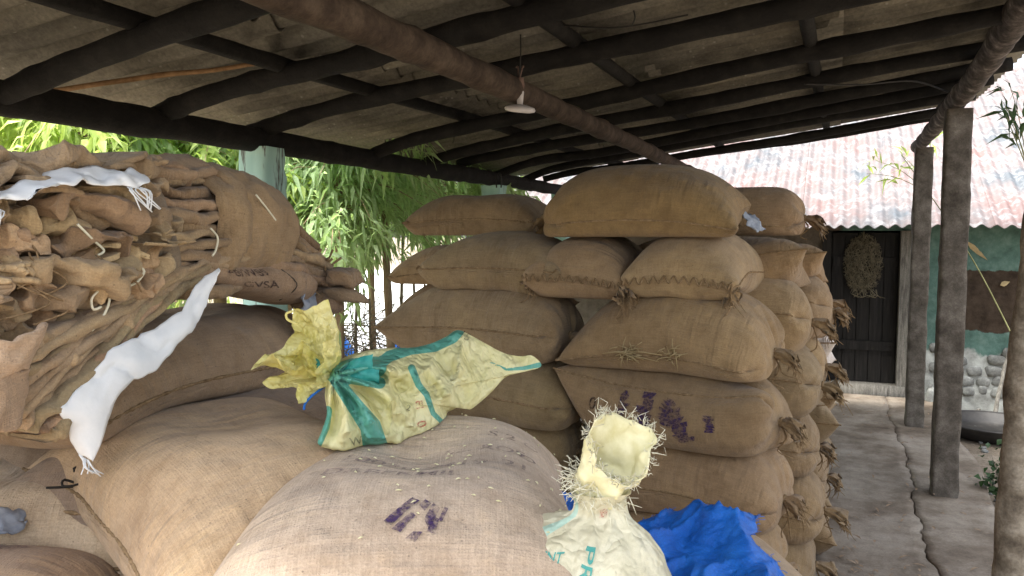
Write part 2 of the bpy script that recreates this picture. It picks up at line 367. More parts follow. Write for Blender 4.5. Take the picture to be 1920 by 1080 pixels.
# ================================================================== GROUND AND SHED FLOOR
def sheet(x0, x1, y0, y1, z, nx, ny, amp=0, seed=1, freq=3):
    X, Y = np.meshgrid(np.linspace(x0, x1, nx), np.linspace(y0, y1, ny), indexing='ij')
    P = np.stack([X, Y, np.full_like(X, 0)], -1).reshape(-1, 3); P[:, 2] = z+amp*Noise(12, freq, seed)(P)
    return P, gridfaces(nx, ny)
v, f = sheet(-160, 160, -160, 160, -.14, 60, 60); f = [q[::-1] for q in f]
kind(mesh_obj('ground', v, f, M['dirt']), 'structure')
# slab with a long open joint along its right side: main floor and edge kerb
def joint_x(y): return .52+.02*np.sin(y*2.1)+.012*np.sin(y*7.3+1)+.008*np.sin(y*17)+.006*np.sin(y*41+2)
ys = np.linspace(-1.5, 9.2, 220); jx = joint_x(ys)
def slab(name, xa, xb, ztop, amp, seed, mat, nx=30):
    vs = []
    for i, y in enumerate(ys):
        xs = xa[i]+(xb[i]-xa[i])*np.linspace(0, 1, nx); vs.append(np.stack([xs, np.full(nx, y), np.zeros(nx)], 1))
    P = np.concatenate(vs); P[:, 2] = ztop+amp*Noise(12, 2.5, seed)(P)+amp*.4*Noise(12, 11, seed+1)(P)
    n0 = len(P); f = [q[::-1] for q in gridfaces(len(ys), nx)]
    lo = P.copy(); lo[:, 2] = -.2; V = list(P); F = list(f)
    for j, rev in ((0, 0), (nx-1, 1)):                     # side skirts
        base = len(V)
        for i in range(len(ys)): V.append(lo[i*nx+j])
        for i in range(len(ys)-1):
            q = (i*nx+j, (i+1)*nx+j, base+i+1, base+i); F.append(q if rev else q[::-1])
    base = len(V)
    for j in range(nx): V.append(lo[j])
    for j in range(nx-1): F.append((j, j+1, base+j+1, base+j))
    return kind(mesh_obj(name, np.array(V), F, mat), 'structure')
slab('shed_floor', np.full(220, -3.1), jx-.004-.008*np.abs(np.sin(ys*9))*np.abs(np.sin(ys*23)), 0, .003, 3, M['floor_concrete'], 60)
slab('floor_kerb', jx+.004, np.full(220, 1.0)+.03*np.sin(ys*3), -.005, .005, 5, M['floor_concrete'], 12)

# ================================================================== SHED
ROOF0, ROOF1 = .52, 8.25                                     # roof runs from Y to Y
XL, XR, ZL, ZR = -2.71, .66, 2.25, 2.70
def rz(x): return ZL+(x-XL)*(ZR-ZL)/(XR-XL)
shed = thing('open_shed', 'open-sided shed with sloping asbestos sheet roof on dark pole rafters', 'shed', (XR, 5.9, 0))
def rough_post(name, x, y, z0, z1, w, d, mat, seed, lean=(0, 0)):
    nz = 46; per = []
    loop = []
    k = 7
    for a, b in (((-1, -1), (1, -1)), ((1, -1), (1, 1)), ((1, 1), (-1, 1)), ((-1, 1), (-1, -1))):
        for t in np.linspace(-1, 1, k)[:-1]:
            t2 = math.copysign(abs(t)**.75, t); loop.append([a[0]+(b[0]-a[0])*(t2+1)/2, a[1]+(b[1]-a[1])*(t2+1)/2])
    loop = np.array(loop); cr = np.abs(loop).min(1) > .8; loop[cr] *= .95
    n = len(loop); V = []
    for z in np.linspace(z0, z1, nz):
        t = (z-z0)/(z1-z0)
        V.append(np.stack([x+lean[0]*t+loop[:, 0]*w/2, y+lean[1]*t+loop[:, 1]*d/2, np.full(n, z)], 1))
    V = np.concatenate(V); V0 = V.copy()
    nA, nB = Noise(12, 18, seed), Noise(12, 60, seed+1)
    e = np.tile(.4+1.2*(np.abs(loop).min(1) > .8), nz)
    nD = Noise(12, 170, seed+2); V[:, 0] += .003*nA(V0)+(.0022*nB(V0)+.002*nD(V0))*e; V[:, 1] += .003*nA(V0+5)+(.0022*nB(V0+9)+.002*nD(V0+7))*e
    F = gridfaces(nz, n, True); F += [tuple(range(n)), tuple((nz-1)*n+q for q in range(n-1, -1, -1))]
    F = [q[::-1] for q in F]
    return part(name, V, F, mat, shed)
rough_post('post', .70, 5.92, -.19, 2.515, .155, .155, M['concrete'], 11).__setitem__('label', 'square concrete post, nearer of the two in the middle of the walkway edge')
rough_post('post', .68, 7.92, -.19, 2.46, .145, .145, M['concrete'], 12).__setitem__('label', 'square concrete post at the far corner by the doorway')
rough_post('post', XL, 3.33, -.19, 2.16, .17, .17, M['teal_paint'], 13).__setitem__('label', 'pale teal painted post on the leafy side')
for yy, sdd in ((6.3, 14), (8.1, 15), (.95, 16)):
    rough_post('post', XL, yy, -.19, 2.12, .17, .17, M['teal_paint'], sdd)
pp = atY(1921, 600, 3.95)
v, f = log_mesh((pp[0]+.0, 3.95, -.19), (pp[0]+.035, 3.95, 2.66), .078, .058, 21, .008, 18, 80, .07)
part('post', v, f, M['log_pale'], shed)['label'] = 'gnarled pale tree-trunk post at the right edge'
v, f = log_mesh((.72, 1.3, -.19), (.72, 1.3, 2.66), .07, .06, 22, .01, 14, 50, .06)
part('post', v, f, M['log_pale'], shed)
# long logs
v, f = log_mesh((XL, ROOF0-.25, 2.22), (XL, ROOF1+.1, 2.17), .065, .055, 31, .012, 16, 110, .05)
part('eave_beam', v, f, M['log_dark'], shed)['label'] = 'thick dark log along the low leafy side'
v, f = log_mesh((.76, 1.1, 2.73), (.64, 8.15, 2.50), .078, .052, 32, .012, 16, 120, .09, mid=[(.75, 2.6, 2.75), (.74, 4.1, 2.735), (.72, 5.2, 2.62), (.69, 6.0, 2.575), (.66, 7.2, 2.525)])
part('eave_beam', v, f, M['log_bark'], shed)['label'] = 'peeling bark log over the walkway posts'
v, f = log_mesh((-1.3, ROOF0-.1, 2.36), (-1.3, 8.1, 2.30), .058, .045, 33, .014, 16, 110, .06)
part('ridge_beam', v, f, M['log_brown'], shed)['label'] = 'lighter brown log under the middle of the rafters'
# rafters (poles crossing under the sheets)
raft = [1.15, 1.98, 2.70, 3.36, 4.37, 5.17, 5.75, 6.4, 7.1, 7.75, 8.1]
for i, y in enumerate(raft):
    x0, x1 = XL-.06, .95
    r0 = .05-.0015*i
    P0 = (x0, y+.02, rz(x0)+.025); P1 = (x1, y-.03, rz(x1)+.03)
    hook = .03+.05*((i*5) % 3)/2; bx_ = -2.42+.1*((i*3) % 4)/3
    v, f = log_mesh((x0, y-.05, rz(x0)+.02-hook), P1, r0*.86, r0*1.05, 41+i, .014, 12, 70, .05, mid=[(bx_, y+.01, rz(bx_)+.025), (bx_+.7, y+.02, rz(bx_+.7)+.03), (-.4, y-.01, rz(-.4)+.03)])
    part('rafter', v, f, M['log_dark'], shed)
# purlins under the sheet laps
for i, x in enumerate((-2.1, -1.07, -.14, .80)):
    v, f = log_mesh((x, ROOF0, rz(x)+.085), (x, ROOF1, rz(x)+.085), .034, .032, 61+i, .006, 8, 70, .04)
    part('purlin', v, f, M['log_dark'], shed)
# corrugated asbestos sheets, each its own piece (corrugations run down the slope)
def roof_sheet(x0, x1, y0, y1, lift, seed):
    pitch, amp = .15, .028; ny = int((y1-y0)/pitch*12)+1; nx = 5
    yy = np.linspace(y0, y1, ny); xx = np.linspace(x0, x1, nx); V = []
    ns = Noise(8, 2, seed)
    for side in (0, 1):
        for x in xx:
            z = rz(x)+.145+lift+amp*np.sin(2*PI*yy/pitch)+.006*side
            z = z+.006*ns(np.stack([np.full(ny, x), yy, yy*0], 1))
            V.append(np.stack([np.full(ny, x), yy, z], 1))
    V = np.concatenate(V); n1 = nx*ny
    A = gridfaces(nx, ny); F = [q for q in A]+[tuple(i+n1 for i in q[::-1]) for q in A]
    for j in range(ny-1):
        F.append((j, n1+j, n1+j+1, j+1)); a = (nx-1)*ny+j; F.append((a, a+1, n1+a+1, n1+a))
    for i in range(nx-1):
        a, b_ = i*ny, (i+1)*ny; F.append((a, b_, n1+b_, n1+a)); a += ny-1; b_ += ny-1; F.append((a, n1+a, n1+b_, b_))
    return part('roof_sheet', V, F, M['asbestos'], shed)
xb = [-3.22, -1.95, -.95, .0, 1.12]
wS = 1.05
for r in range(4):
    k = 0; y = ROOF0-.05
    while y < ROOF1-.05:
        y1 = min(y+wS, ROOF1+.03)
        roof_sheet(xb[r]-(.14 if r else 0), xb[r+1], y, y1+.09, .010*(r % 2)+.014*(k % 2), 100+r*20+k); y += wS; k += 1
# loose stick, hook and wires under the sheets
a = atY(96, 116, 2.35); b_ = atY(492, 131, 2.66)
a[2] = rz(a[0])+.09; b_[2] = rz(b_[0])+.09
v, f = log_mesh(a, b_, .011, .009, 71, .004, 7, 24, .05); part('loose_stick', v, f, M['stick'], shed)
def wire(pts, r=.003, mat='wire_dark', n=30, par=None, name='wire'):
    v, f = tube(spline(pts, n), r, 5); return part(name, v, f, M[mat], par if par is not None else shed)
def under(x, y, dz=.10): return np.array([x, y, rz(x)+dz])
w0 = atY(1010, 42, 3.1); w1 = atY(1150, 52, 3.1); w2 = atY(1290, 28, 3.1)
wire([w0, w1, w2], .0035)
h0 = atY(931, 345, 6.0)
wire([h0+[0, 0, -.03], h0+[0, 0, .06], h0+[.02, 0, .09], h0+[.04, 0, .06], h0+[.04, 0, -.03]], .006, name='hook')
for (x, y, L) in ((150, 30, .05), (1188, 20, .05), (722, 262, .08), (850, 250, .06)):
    p0 = atY(x, y, 2.9 if y < 100 else 4.6); wire([p0, p0+[.005, 0, -L*.5], p0+[-.004, 0, -L]], .003)
wire([under(-.2, 5.0, .0), under(.1, 5.2, -.03), under(.4, 5.5, -.02), under(.62, 5.8, -.08)], .005)
# hanging disc lamp
L0 = atY(975, 205, 3.2)
lamp = thing('disc_lamp', 'round white disc lamp hanging by wires from the brown roof log', 'lamp', L0)
def lathe(c, prof, n=28, tilt=None):
    V = []; R = Matrix.Identity(3) if tilt is None else tilt
    for (r, z) in prof:
        for t in np.linspace(0, 2*PI, n, endpoint=False): V.append(np.array(c)+np.array(R@Vector((r*math.cos(t), r*math.sin(t), z))))
    F = gridfaces(len(prof), n, True); F += [tuple(range(n)), tuple((len(prof)-1)*n+q for q in range(n-1, -1, -1))]
    return np.array(V), F
tl = Matrix.Rotation(math.radians(9), 3, 'Y') @ Matrix.Rotation(math.radians(8), 3, 'X')
part('lamp_disc', *lathe(L0, [(.045, -.012), (.062, -.008), (.066, 0), (.06, .010), (.03, .018), (.012, .02)], tilt=tl), M['lamp_white'], lamp)
part('lamp_cap', *lathe(L0+[0, 0, .02], [(.012, 0), (.015, .03), (.017, .05), (.012, .07)], 12), M['lamp_white'], lamp)
kx = L0+[-.005, 0, .125]
part('socket', *lathe(L0+[0, 0, .085], [(.018, 0), (.02, .02), (.016, .045)], 10), M['cable'], lamp)
for dx, dz in ((-.035, -.03), (.02, .05), (-.012, .05)):
    part('cord', *tube(spline([kx+[0, 0, -.01], kx+[dx*.6, .01, dz*.6+.02], kx+[dx, .0, dz]], 10), .004, 6), M['cable'], lamp)
tp = np.array([L0[0]+.002, L0[1], rz(L0[0])+.12])
part('cord', *tube(spline([kx, (kx+tp)/2+[.004, 0, 0], tp], 16), .003, 5), M['wire_dark'], lamp)

# ================================================================== HOUSE BEHIND
HY = 9.32
house = thing('village_house', 'low house with teal peeling wall and faded red corrugated tin roof', 'house', (.8, HY, -.14))
dl, dr = atY(1555, 600, HY)[0], atY(1684, 600, HY)[0]
dtop = atY(1620, 436, HY)[2]
def wallbox(name, x0, x1, z0, z1, y0=HY, y1=HY+.25, seed=1):
    nx, nzz = max(2, int((x1-x0)/.05)), max(2, int((z1-z0)/.05))
    X, Z = np.meshgrid(np.linspace(x0, x1, nx), np.linspace(z0, z1, nzz), indexing='ij')
    P = np.stack([X, np.full_like(X, y0), Z], -1).reshape(-1, 3)
    P[:, 1] += .012*Noise(12, 4, seed)(P)*(1)+.005*Noise(12, 20, seed)(P)
    v, f = P, gridfaces(nx, nzz); b, bf = box(x0, x1, y0+.03, y1, z0, z1)
    m_ = MB(); m_.add(v, f); m_.add(b, bf); v, f = m_.get()
    return part(name, v, f, M['plaster_teal'], house)
wallbox('wall', -3.6, dl-.09, -.16, 1.90, seed=4); wallbox('wall', dr+.10, 4.6, -.16, 1.90, seed=4)
wallbox('lintel', dl-.09, dr+.10, dtop+.02, 1.90, seed=4)
dz0 = .10
part('threshold', *box(dl-.09, dr+.10, HY-.06, HY+.2, -.16, dz0), M['wood_grey'], house)
door = part('door', *box(dl, dr, HY+.13, HY+.17, dz0, dtop), M['door_wood'], house, smooth=False)
nb = 5
for i in range(nb):
    xa = dl+.01+(dr-dl-.02)*i/nb; xb_ = dl+.01+(dr-dl-.02)*(i+1)/nb-.008
    part('plank', *box(xa, xb_, HY+.115-.004*(i % 2), HY+.135, dz0+.005, dtop-.005), M['door_wood'], door, smooth=False)
for z in (.45, 1.35): part('ledge', *box(dl+.02, dr-.02, HY+.09, HY+.118, z, z+.1), M['door_wood'], door, smooth=False)
part('door_frame', *box(dr, dr+.10, HY-.05, HY+.16, dz0-.003, dtop+.02), M['wood_grey'], house, smooth=False)
part('door_frame', *box(dl-.09, dl, HY-.03, HY+.16, dz0-.003, dtop+.02), M['door_wood'], house, smooth=False)
# bare stones where the plaster has fallen off low on the wall
r2 = np.random.default_rng(5)
def blob(c, r, seed, n=8, m=6):
    V = []
    for i in range(m+1):
        ph = PI*i/m
        for k in range(n): V.append([math.sin(ph)*math.cos(2*PI*k/n), math.sin(ph)*math.sin(2*PI*k/n), math.cos(ph)])
    V = np.array(V); s = np.sign(V)*np.abs(V)**.7; d = 1+.13*Noise(8, 2.4, seed)(V)
    return np.array(c)+s*d[:, None]*np.array(r), gridfaces(m+1, n, True)
for iz in range(5):
    x = dr+.3+.07*(iz % 2)
    while x < 2.6:
        w = r2.uniform(.09, .19); z = .1+iz*.105
        if iz < 3 or r2.random() < .6:
            part('stone', *blob((x+w/2, HY-.002, z+r2.uniform(-.015, .015)), (w*.52, .028, .055), int(r2.integers(1e6)), 8, 5), M['stone'], house)
        x += w+.012
# tin roof sheets
def tin_sheet(x0, x1, lift, seed):
    ex, ez, ry, rzz = 8.86, 1.775, 13.2, 4.0
    pitch, amp = .125, .017; nx = int((x1-x0)/pitch*10)+1; ny = 8
    xx = np.linspace(x0, x1, nx); V = []
    for side in (0, 1):
        for t in np.linspace(0, 1, ny):
            e = .012*math.sin(seed*7)*(t < .01)
            z = ez+(rzz-ez)*t+lift+amp*np.sin(2*PI*xx/pitch)+.004*side
            V.append(np.stack([xx, np.full(nx, ex+(ry-ex)*t+e), z], 1))
    V = np.concatenate(V); n1 = nx*ny; A = gridfaces(ny, nx); F = list(A)+[tuple(i+n1 for i in q[::-1]) for q in A]
    for j in range(nx-1): F.append((j, j+1, n1+j+1, n1+j))
    for i in range(ny-1):
        a, b = i*nx, (i+1)*nx; F.append((a, n1+a, n1+b, b)); F.append((a+nx-1, b+nx-1, n1+b+nx-1, n1+a+nx-1))
    return part('roof_sheet', V, F, M['tin_roof'], house)
x = -3.9; k = 0
while x < 4.8:
    tin_sheet(x, x+.92, .006*(k % 2), k); x += .875; k += 1
part('rear_wall', *box(-3.6, 4.6, 13.0, 13.15, -.16, 3.85), M['plaster_teal'], house)
for sx in (-3.6, 4.45):
    V = np.array([(sx, HY+.26, -.16), (sx, 13.0, -.16), (sx, 13.0, 3.8), (sx, HY+.26, 1.95), (sx+.15, HY+.26, -.16), (sx+.15, 13.0, -.16), (sx+.15, 13.0, 3.8), (sx+.15, HY+.26, 1.95)])
    part('side_wall', V, [(0, 1, 2, 3), (7, 6, 5, 4), (0, 4, 5, 1), (3, 2, 6, 7), (0, 3, 7, 4), (1, 5, 6, 2)], M['plaster_teal'], house, smooth=False)
# straw net hanging on the door
net = MB(); cN = atY(1618, 495, HY+.05)
rN = np.random.default_rng(9)
for i in range(800):
    a = rN.uniform(0, 2*PI); r = math.sqrt(rN.uniform(0, 1)); px_, pz = r*math.cos(a)*.18, r*math.sin(a)*.31
    if pz < -.12: px_ *= 1.05
    d = rN.normal(size=2); d /= np.linalg.norm(d); L = rN.uniform(.05, .13); dep = .035*(1-r*r)+.006
    p0 = cN+np.array([px_, -dep*rN.uniform(.3, 1)+.03, pz]); q = np.array([d[0]*L, rN.normal()*.008, d[1]*L*1.3])
    def cl(p):
        e = (p-cN); s = math.hypot(e[0]/.20, e[2]/.34)
        return cN+np.array([e[0]/max(s, 1), e[1], e[2]/max(s, 1)])
    net.add(*tube([cl(p0-q/2), cl(p0+q*.05+[0, -.006, 0]), cl(p0+q/2)], .0018, 4))
for i in range(16):
    p0 = cN+np.array([rN.uniform(-.12, .14), 0, -.27]); net.add(*tube(spline([p0, p0+[rN.normal()*.03, -.01, -.05], p0+[rN.normal()*.06+.04, 0, -.09]], 6), .003, 4))
net.add(*tube([cN+[0, .0, .28], cN+[0, .04, .36]], .006, 5))
v, f = net.get(); tag(mesh_obj('straw_net', v, f, M['net_straw']), 'pale oval straw net hanging on the dark door', 'net')
# ------------------------------------------------------------------ yard things by the walkway
G = -.14
pc = atZ(1862, 812, G+.03)
pan = thing('iron_pan', 'shallow black iron pan lying on the ground behind the middle post', 'pan', (pc[0], pc[1], G))
part('bowl', *lathe((pc[0], pc[1], G), [(.02, .012), (.34, .004), (.40, .05), (.44, .13), (.455, .135), (.45, .125), (.405, .055), (.34, .02), (.02, .018)], 40), M['metal_black'], pan)
part('rim', *tube([[pc[0]+.452*math.cos(t), pc[1]+.452*math.sin(t), G+.132] for t in np.linspace(0, 2*PI, 41)], .010, 6, False), M['metal_black'], pan)
p = atZ(1747, 775, G)
v, f = blob((p[0]+.0, p[1], G+.12), (.075, .10, .13), 77, 10, 8); tag(mesh_obj('boulder', v, f, M['stone']), 'grey angular stone between the two concrete posts on the ground', 'stone')
a = atZ(1862, 790, G+.02); b_ = atY(1893, 655, HY-.09)
v, f = log_mesh(a, b_, .022, .016, 81, .006, 8, 20, .06); tag(mesh_obj('wooden_pole', v, f, M['wood_grey']), 'weathered wooden pole leaning on the house wall above the black pan', 'pole')
a = atZ(1812, 780, G+.02); b_ = atZ(1868, 745, G+.13); b_[2] = G+.10
v, f = log_mesh(a, b_, .016, .012, 82, .004, 8, 14, .06); tag(mesh_obj('stick', v, f, M['wood_grey']), 'short grey stick lying at the foot of the house wall', 'stick')
# dry leaves on the wall
def leafblade(p0, p1, w, fold=.25, up=(0, 0, 1), bow=.1):
    p0, p1 = np.array(p0, float), np.array(p1, float); d = p1-p0; L = np.linalg.norm(d); s = np.cross(d, up); s /= np.linalg.norm(s)+1e-9; n = np.cross(s, d/L)
    V = []; 
    for t, k in ((0, .12), (.3, .9), (.6, .8), (1, .02)):
        c = p0+d*t+n*bow*L*math.sin(PI*t); V += [c-s*w*k+n*w*fold, c, c+s*w*k+n*w*fold]
    return np.array(V), gridfaces(4, 3)
for (x0, y0, x1, y1, lb) in ((1812, 452, 1852, 488, 'dry bamboo leaf caught on the teal wall beside the near concrete post'), (1876, 535, 1894, 528, 'dry bamboo leaf on the dark wall patch beside the trunk post')):
    p0, p1 = atY(x0, y0, HY-.04), atY(x1, y1, HY-.03)
    tag(mesh_obj('dry_leaf', *leafblade(p0, p1, .028, up=(0, 1, 0)), M['ear_dry']), lb, 'leaf')

# ================================================================== GRAIN SACKS: inflated two-panel bags, settled on what lies below
class HF:                                                    # height field of what is already there
    def __init__(s, x0, x1, y0, y1, base=0.0, h=.02):
        s.x0, s.y0, s.h = x0, y0, h; s.nx, s.ny = int((x1-x0)/h)+1, int((y1-y0)/h)+1; s.z = np.full((s.nx, s.ny), base)
    def add(s, V):
        i = np.clip(np.round((V[:, 0]-s.x0)/s.h).astype(int), 0, s.nx-1); j = np.clip(np.round((V[:, 1]-s.y0)/s.h).astype(int), 0, s.ny-1)
        t = np.full_like(s.z, -9.0); np.maximum.at(t, (i, j), V[:, 2])
        for _ in range(2):
            p = np.pad(t, 1, mode='edge'); t2 = np.max([p[a:a+s.nx, b:b+s.ny] for a in range(3) for b in range(3)], 0); t = np.where(t < -5, t2, t)
        s.z = np.maximum(s.z, t)
    def smooth(s, n=2):
        z = s.z
        for _ in range(n):
            p = np.pad(z, 1, mode='edge'); z = (p[1:-1, 1:-1]*2+p[:-2, 1:-1]+p[2:, 1:-1]+p[1:-1, :-2]+p[1:-1, 2:])/6
        o = HF.__new__(HF); o.__dict__.update(s.__dict__); o.z = z; return o
    def at(s, V):
        fx = np.clip((V[:, 0]-s.x0)/s.h, 0, s.nx-1.001); fy = np.clip((V[:, 1]-s.y0)/s.h, 0, s.ny-1.001)
        i, j = fx.astype(int), fy.astype(int); a, b = fx-i, fy-j
        return s.z[i, j]*(1-a)*(1-b)+s.z[i+1, j]*a*(1-b)+s.z[i, j+1]*(1-a)*b+s.z[i+1, j+1]*a*b
_topo = {}
def topo(nu, nv):
    if (nu, nv) in _topo: return _topo[(nu, nv)]
    top = np.arange(nu*nv).reshape(nu, nv); bot = top.copy(); k = nu*nv
    bot[1:-1, 1:-1] = np.arange(k, k+(nu-2)*(nv-2)).reshape(nu-2, nv-2); n = k+(nu-2)*(nv-2)
    E = {}
    for g in (top, bot):
        for a, b, w in ((g[:-1], g[1:], 1), (g[:, :-1], g[:, 1:], 1), (g[:-1, :-1], g[1:, 1:], .5), (g[:-1, 1:], g[1:, :-1], .5), (g[:-2], g[2:], .25), (g[:, :-2], g[:, 2:], .25)):
            for p, q in zip(a.ravel(), b.ravel()): E[(min(p, q), max(p, q))] = w
    ed = np.array(list(E.keys())); w = np.array(list(E.values()))
    q1 = np.stack([top[:-1, :-1], top[1:, :-1], top[1:, 1:], top[:-1, 1:]], -1).reshape(-1, 4)
    q2 = np.stack([bot[:-1, :-1], bot[:-1, 1:], bot[1:, 1:], bot[1:, :-1]], -1).reshape(-1, 4)
    _topo[(nu, nv)] = (top, bot, n, ed, w, np.concatenate([q1, q2])); return _topo[(nu, nv)]
def bincount3(idx, vals, n): return np.stack([np.bincount(idx, vals[:, k], n) for k in range(3)], 1)
def sim_bag(L, W, vol, center, yaw, hf, nu=34, nv=24, cinch=(None, .16), steps=48, iters=6, cap=None, seed=0, pitch=0., roll=0., pins=None, zoff=.02, thick=None, sag=.05, plump=1.0, cshift=0., blunt=False, pleat=.008, grav=.6, slot=None, stiff=.03, damp=.8, fric=.6, start=None):
    """returns verts, quads, uv, top grid, bot grid, end info; position based cloth with a filled volume"""
    r = np.random.default_rng(seed)
    top, bot, n, ed, ew, Q = topo(nu, nv)
    u = np.linspace(-.5, .5, nu)*L; v = np.linspace(-.5, .5, nv)*W
    rest = np.zeros((n, 3)); side = np.zeros(n)
    U, Vv = np.meshgrid(u, v, indexing='ij')
    for g, s in ((top, 1), (bot, -1)):
        rest[g, 0] = U; rest[g, 1] = Vv; side[g] = s
    side[top[0]] = side[top[-1]] = 0; side[top[:, 0]] = side[top[:, -1]] = 0
    rl = np.linalg.norm(rest[ed[:, 0]]-rest[ed[:, 1]], axis=1); wt = ew.copy()
    x = rest.copy()
    # start from an inflated pillow: thick middle, seams drawn in between the corners
    au, av = np.abs(2*rest[:, 0]/L), np.abs(2*rest[:, 1]/W)
    h0 = thick if thick is not None else .48*W
    pu = np.where(rest[:, 0] > 0, 6.0 if cinch[1] or blunt else 2.3, 6.0 if cinch[0] or blunt else 2.3); su = np.where(rest[:, 0] > 0, .5 if cinch[1] else .8, .5 if cinch[0] else .8)
    x[:, 2] = side*h0/2*np.clip(1-au**pu, 0, 1)**su*np.clip(1-av**2.4, 0, 1)**.55+r.normal(size=n)*.0025
    x[:, 2] -= sag*np.clip(au-.2, 0, 1)**1.6
    x[:, 1] *= 1-.17*np.clip(1-au**4, 0, 1); x[:, 0] *= 1-.075*np.clip(1-av**4, 0, 1)
    x[:, 2] += h0/2
    for e, cv in ((0, cinch[0]), (nu-1, cinch[1])):
        if cv is None: continue
        ends = np.zeros(n, bool); ends[top[e]] = True
        both = ends[ed[:, 0]] & ends[ed[:, 1]]; rl[both] *= cv
        wt[(ends[ed[:, 0]] ^ ends[ed[:, 1]]) & (ew < .9)] = 0
        t = np.abs(rest[:, 0]/L-(-.5 if e == 0 else .5)); k = np.clip(t/.2, 0, 1); x[:, 1] = x[:, 1]*(cv+(1-cv)*k)+cshift*(1-np.clip(t/.35, 0, 1))**1.5
    if roll:
        cr, sr = math.cos(roll), math.sin(roll); zc0 = h0/2; yy_, zz_ = x[:, 1].copy(), x[:, 2]-zc0; x[:, 1] = yy_*cr-zz_*sr; x[:, 2] = yy_*sr+zz_*cr+zc0
    cz, sz = math.cos(yaw), math.sin(yaw)
    R = np.array([[cz, -sz, 0], [sz, cz, 0], [0, 0, 1]])@np.array([[math.cos(pitch), 0, -math.sin(pitch)], [0, 1, 0], [math.sin(pitch), 0, math.cos(pitch)]])
    x = x@R.T; c = np.array(center, float)
    xy = x[:, :2]+c[:2]; base = np.percentile(hf.at(xy), 75)
    if slot is not None:
        base = slot; hf = hf.smooth(3); hf.z = np.clip(hf.z, slot-.075, slot+.03)
    x[:, :2] += c[:2]; x[:, 2] += (base if start is None else start)+zoff
    if vol is None:
        p = x[Q]; nrm = np.cross(p[:, 2]-p[:, 0], p[:, 3]-p[:, 1])*.5; vol = (nrm*(p.mean(1)-c)).sum()/3*plump
    vel = np.zeros_like(x); cnt = np.bincount(ed[:, 0], wt, n)+np.bincount(ed[:, 1], wt, n); dt = .035
    a, b = ed[:, 0], ed[:, 1]
    hs = hf.smooth(2)
    if pins is not None: pi, pt, patch = pins
    for st in range(steps):
        tv = vol*min(1, .8+st/(steps*.3)*.2)
        x0 = x.copy(); x = x+vel*dt; x[:, 2] -= grav*dt*dt
        for it in range(iters):
            d = x[b]-x[a]; ln = np.linalg.norm(d, axis=1)+1e-9; C = ln-rl
            k = np.where(C > 0, 1.0, stiff)*wt
            g = d*((C*k*.5)/ln)[:, None]
            x = x+1.25*(bincount3(a, g, n)-bincount3(b, g, n))/np.maximum(cnt, .5)[:, None]*2
            p = x[Q]; nrm = np.cross(p[:, 2]-p[:, 0], p[:, 3]-p[:, 1])*.5; cen = p.mean(1)-c*[1, 1, 0]
            V = (nrm*cen).sum()/3
            gr = bincount3(Q.ravel(), np.repeat(nrm/4, 4, 0), n)
            lam = (tv-V)/((gr*gr).sum()+1e-9); x = x+gr*lam*.7
            if cap is not None:
                zt = hz_cap = base+cap; over = x[:, 2] > zt; x[over, 2] = zt+(x[over, 2]-zt)*.35
            h = hs.at(x)+.002; pen = h-x[:, 2]; m = (pen > 0)
            x[m, 2] += np.minimum(pen[m], .05)
            x[m, :2] = x[m, :2]*(1-fric)+x0[m, :2]*fric
            if pins is not None: 
                k_ = min(1, .15+1.3*st/steps)
                x[pi] += (pt-x[pi])*k_
                for ids, w_, ct, tg in patch: x[ids] += w_[:, None]*(tg-x[ct])*.5*k_
        vel = (x-x0)/dt*damp; sp = np.linalg.norm(vel, axis=1); vel *= np.minimum(1, 1.2/(sp+1e-9))[:, None]
    # settle: light smoothing of grid noise
    nb = bincount3(a, x[b]*wt[:, None], n)+bincount3(b, x[a]*wt[:, None], n); sm = nb/np.maximum(cnt, .01)[:, None]
    x = x*.7+sm*.3 if True else x
    p = x[Q]; fn = np.cross(p[:, 2]-p[:, 0], p[:, 3]-p[:, 1]); vn = bincount3(Q.ravel(), np.repeat(fn, 4, 0), n); vn /= np.linalg.norm(vn, axis=1)[:, None]+1e-9
    for e, cv in ((-1, cinch[0]), (1, cinch[1])):             # pleats fanning out from a tied mouth
        if cv is None or pleat == 0: continue
        t = L/2-e*rest[:, 0]; x = x+vn*(pleat*np.exp(-t/.11)*np.clip(t/.03, 0, 1)*np.sin(rest[:, 1]/W*2*PI*5+seed+2*np.sin(t*9)))[:, None]
    uv = np.stack([rest[:, 0]+L/2, rest[:, 1]+W/2+(side < 0)*1.3], 1)
    return dict(V=x, Q=Q, uv=uv, top=top, bot=bot, L=L, W=W, rest=rest)
def panel_map(sk, panel, s, t):
    """rest coords (s along length 0..1, t across 0..1) of a panel -> point and outward normal"""
    g = sk[panel]; nu, nv = g.shape; G = sk['V'][g]
    fx = np.clip(s*(nu-1), 0, nu-1.001); fy = np.clip(t*(nv-1), 0, nv-1.001); i, j = fx.astype(int), fy.astype(int); a, b = (fx-i)[:, None], (fy-j)[:, None]
    P = G[i, j]*(1-a)*(1-b)+G[i+1, j]*a*(1-b)+G[i, j+1]*(1-a)*b+G[i+1, j+1]*a*b
    du = (G[i+1, j]-G[i, j])*(1-b)+(G[i+1, j+1]-G[i, j+1])*b; dv = (G[i, j+1]-G[i, j])*(1-a)+(G[i+1, j+1]-G[i+1, j])*a
    nn = np.cross(du, dv); nn /= np.linalg.norm(nn, axis=1)[:, None]+1e-9
    return P, nn*(1 if panel == 'top' else -1)
JUTE = (.295, .210, .118)
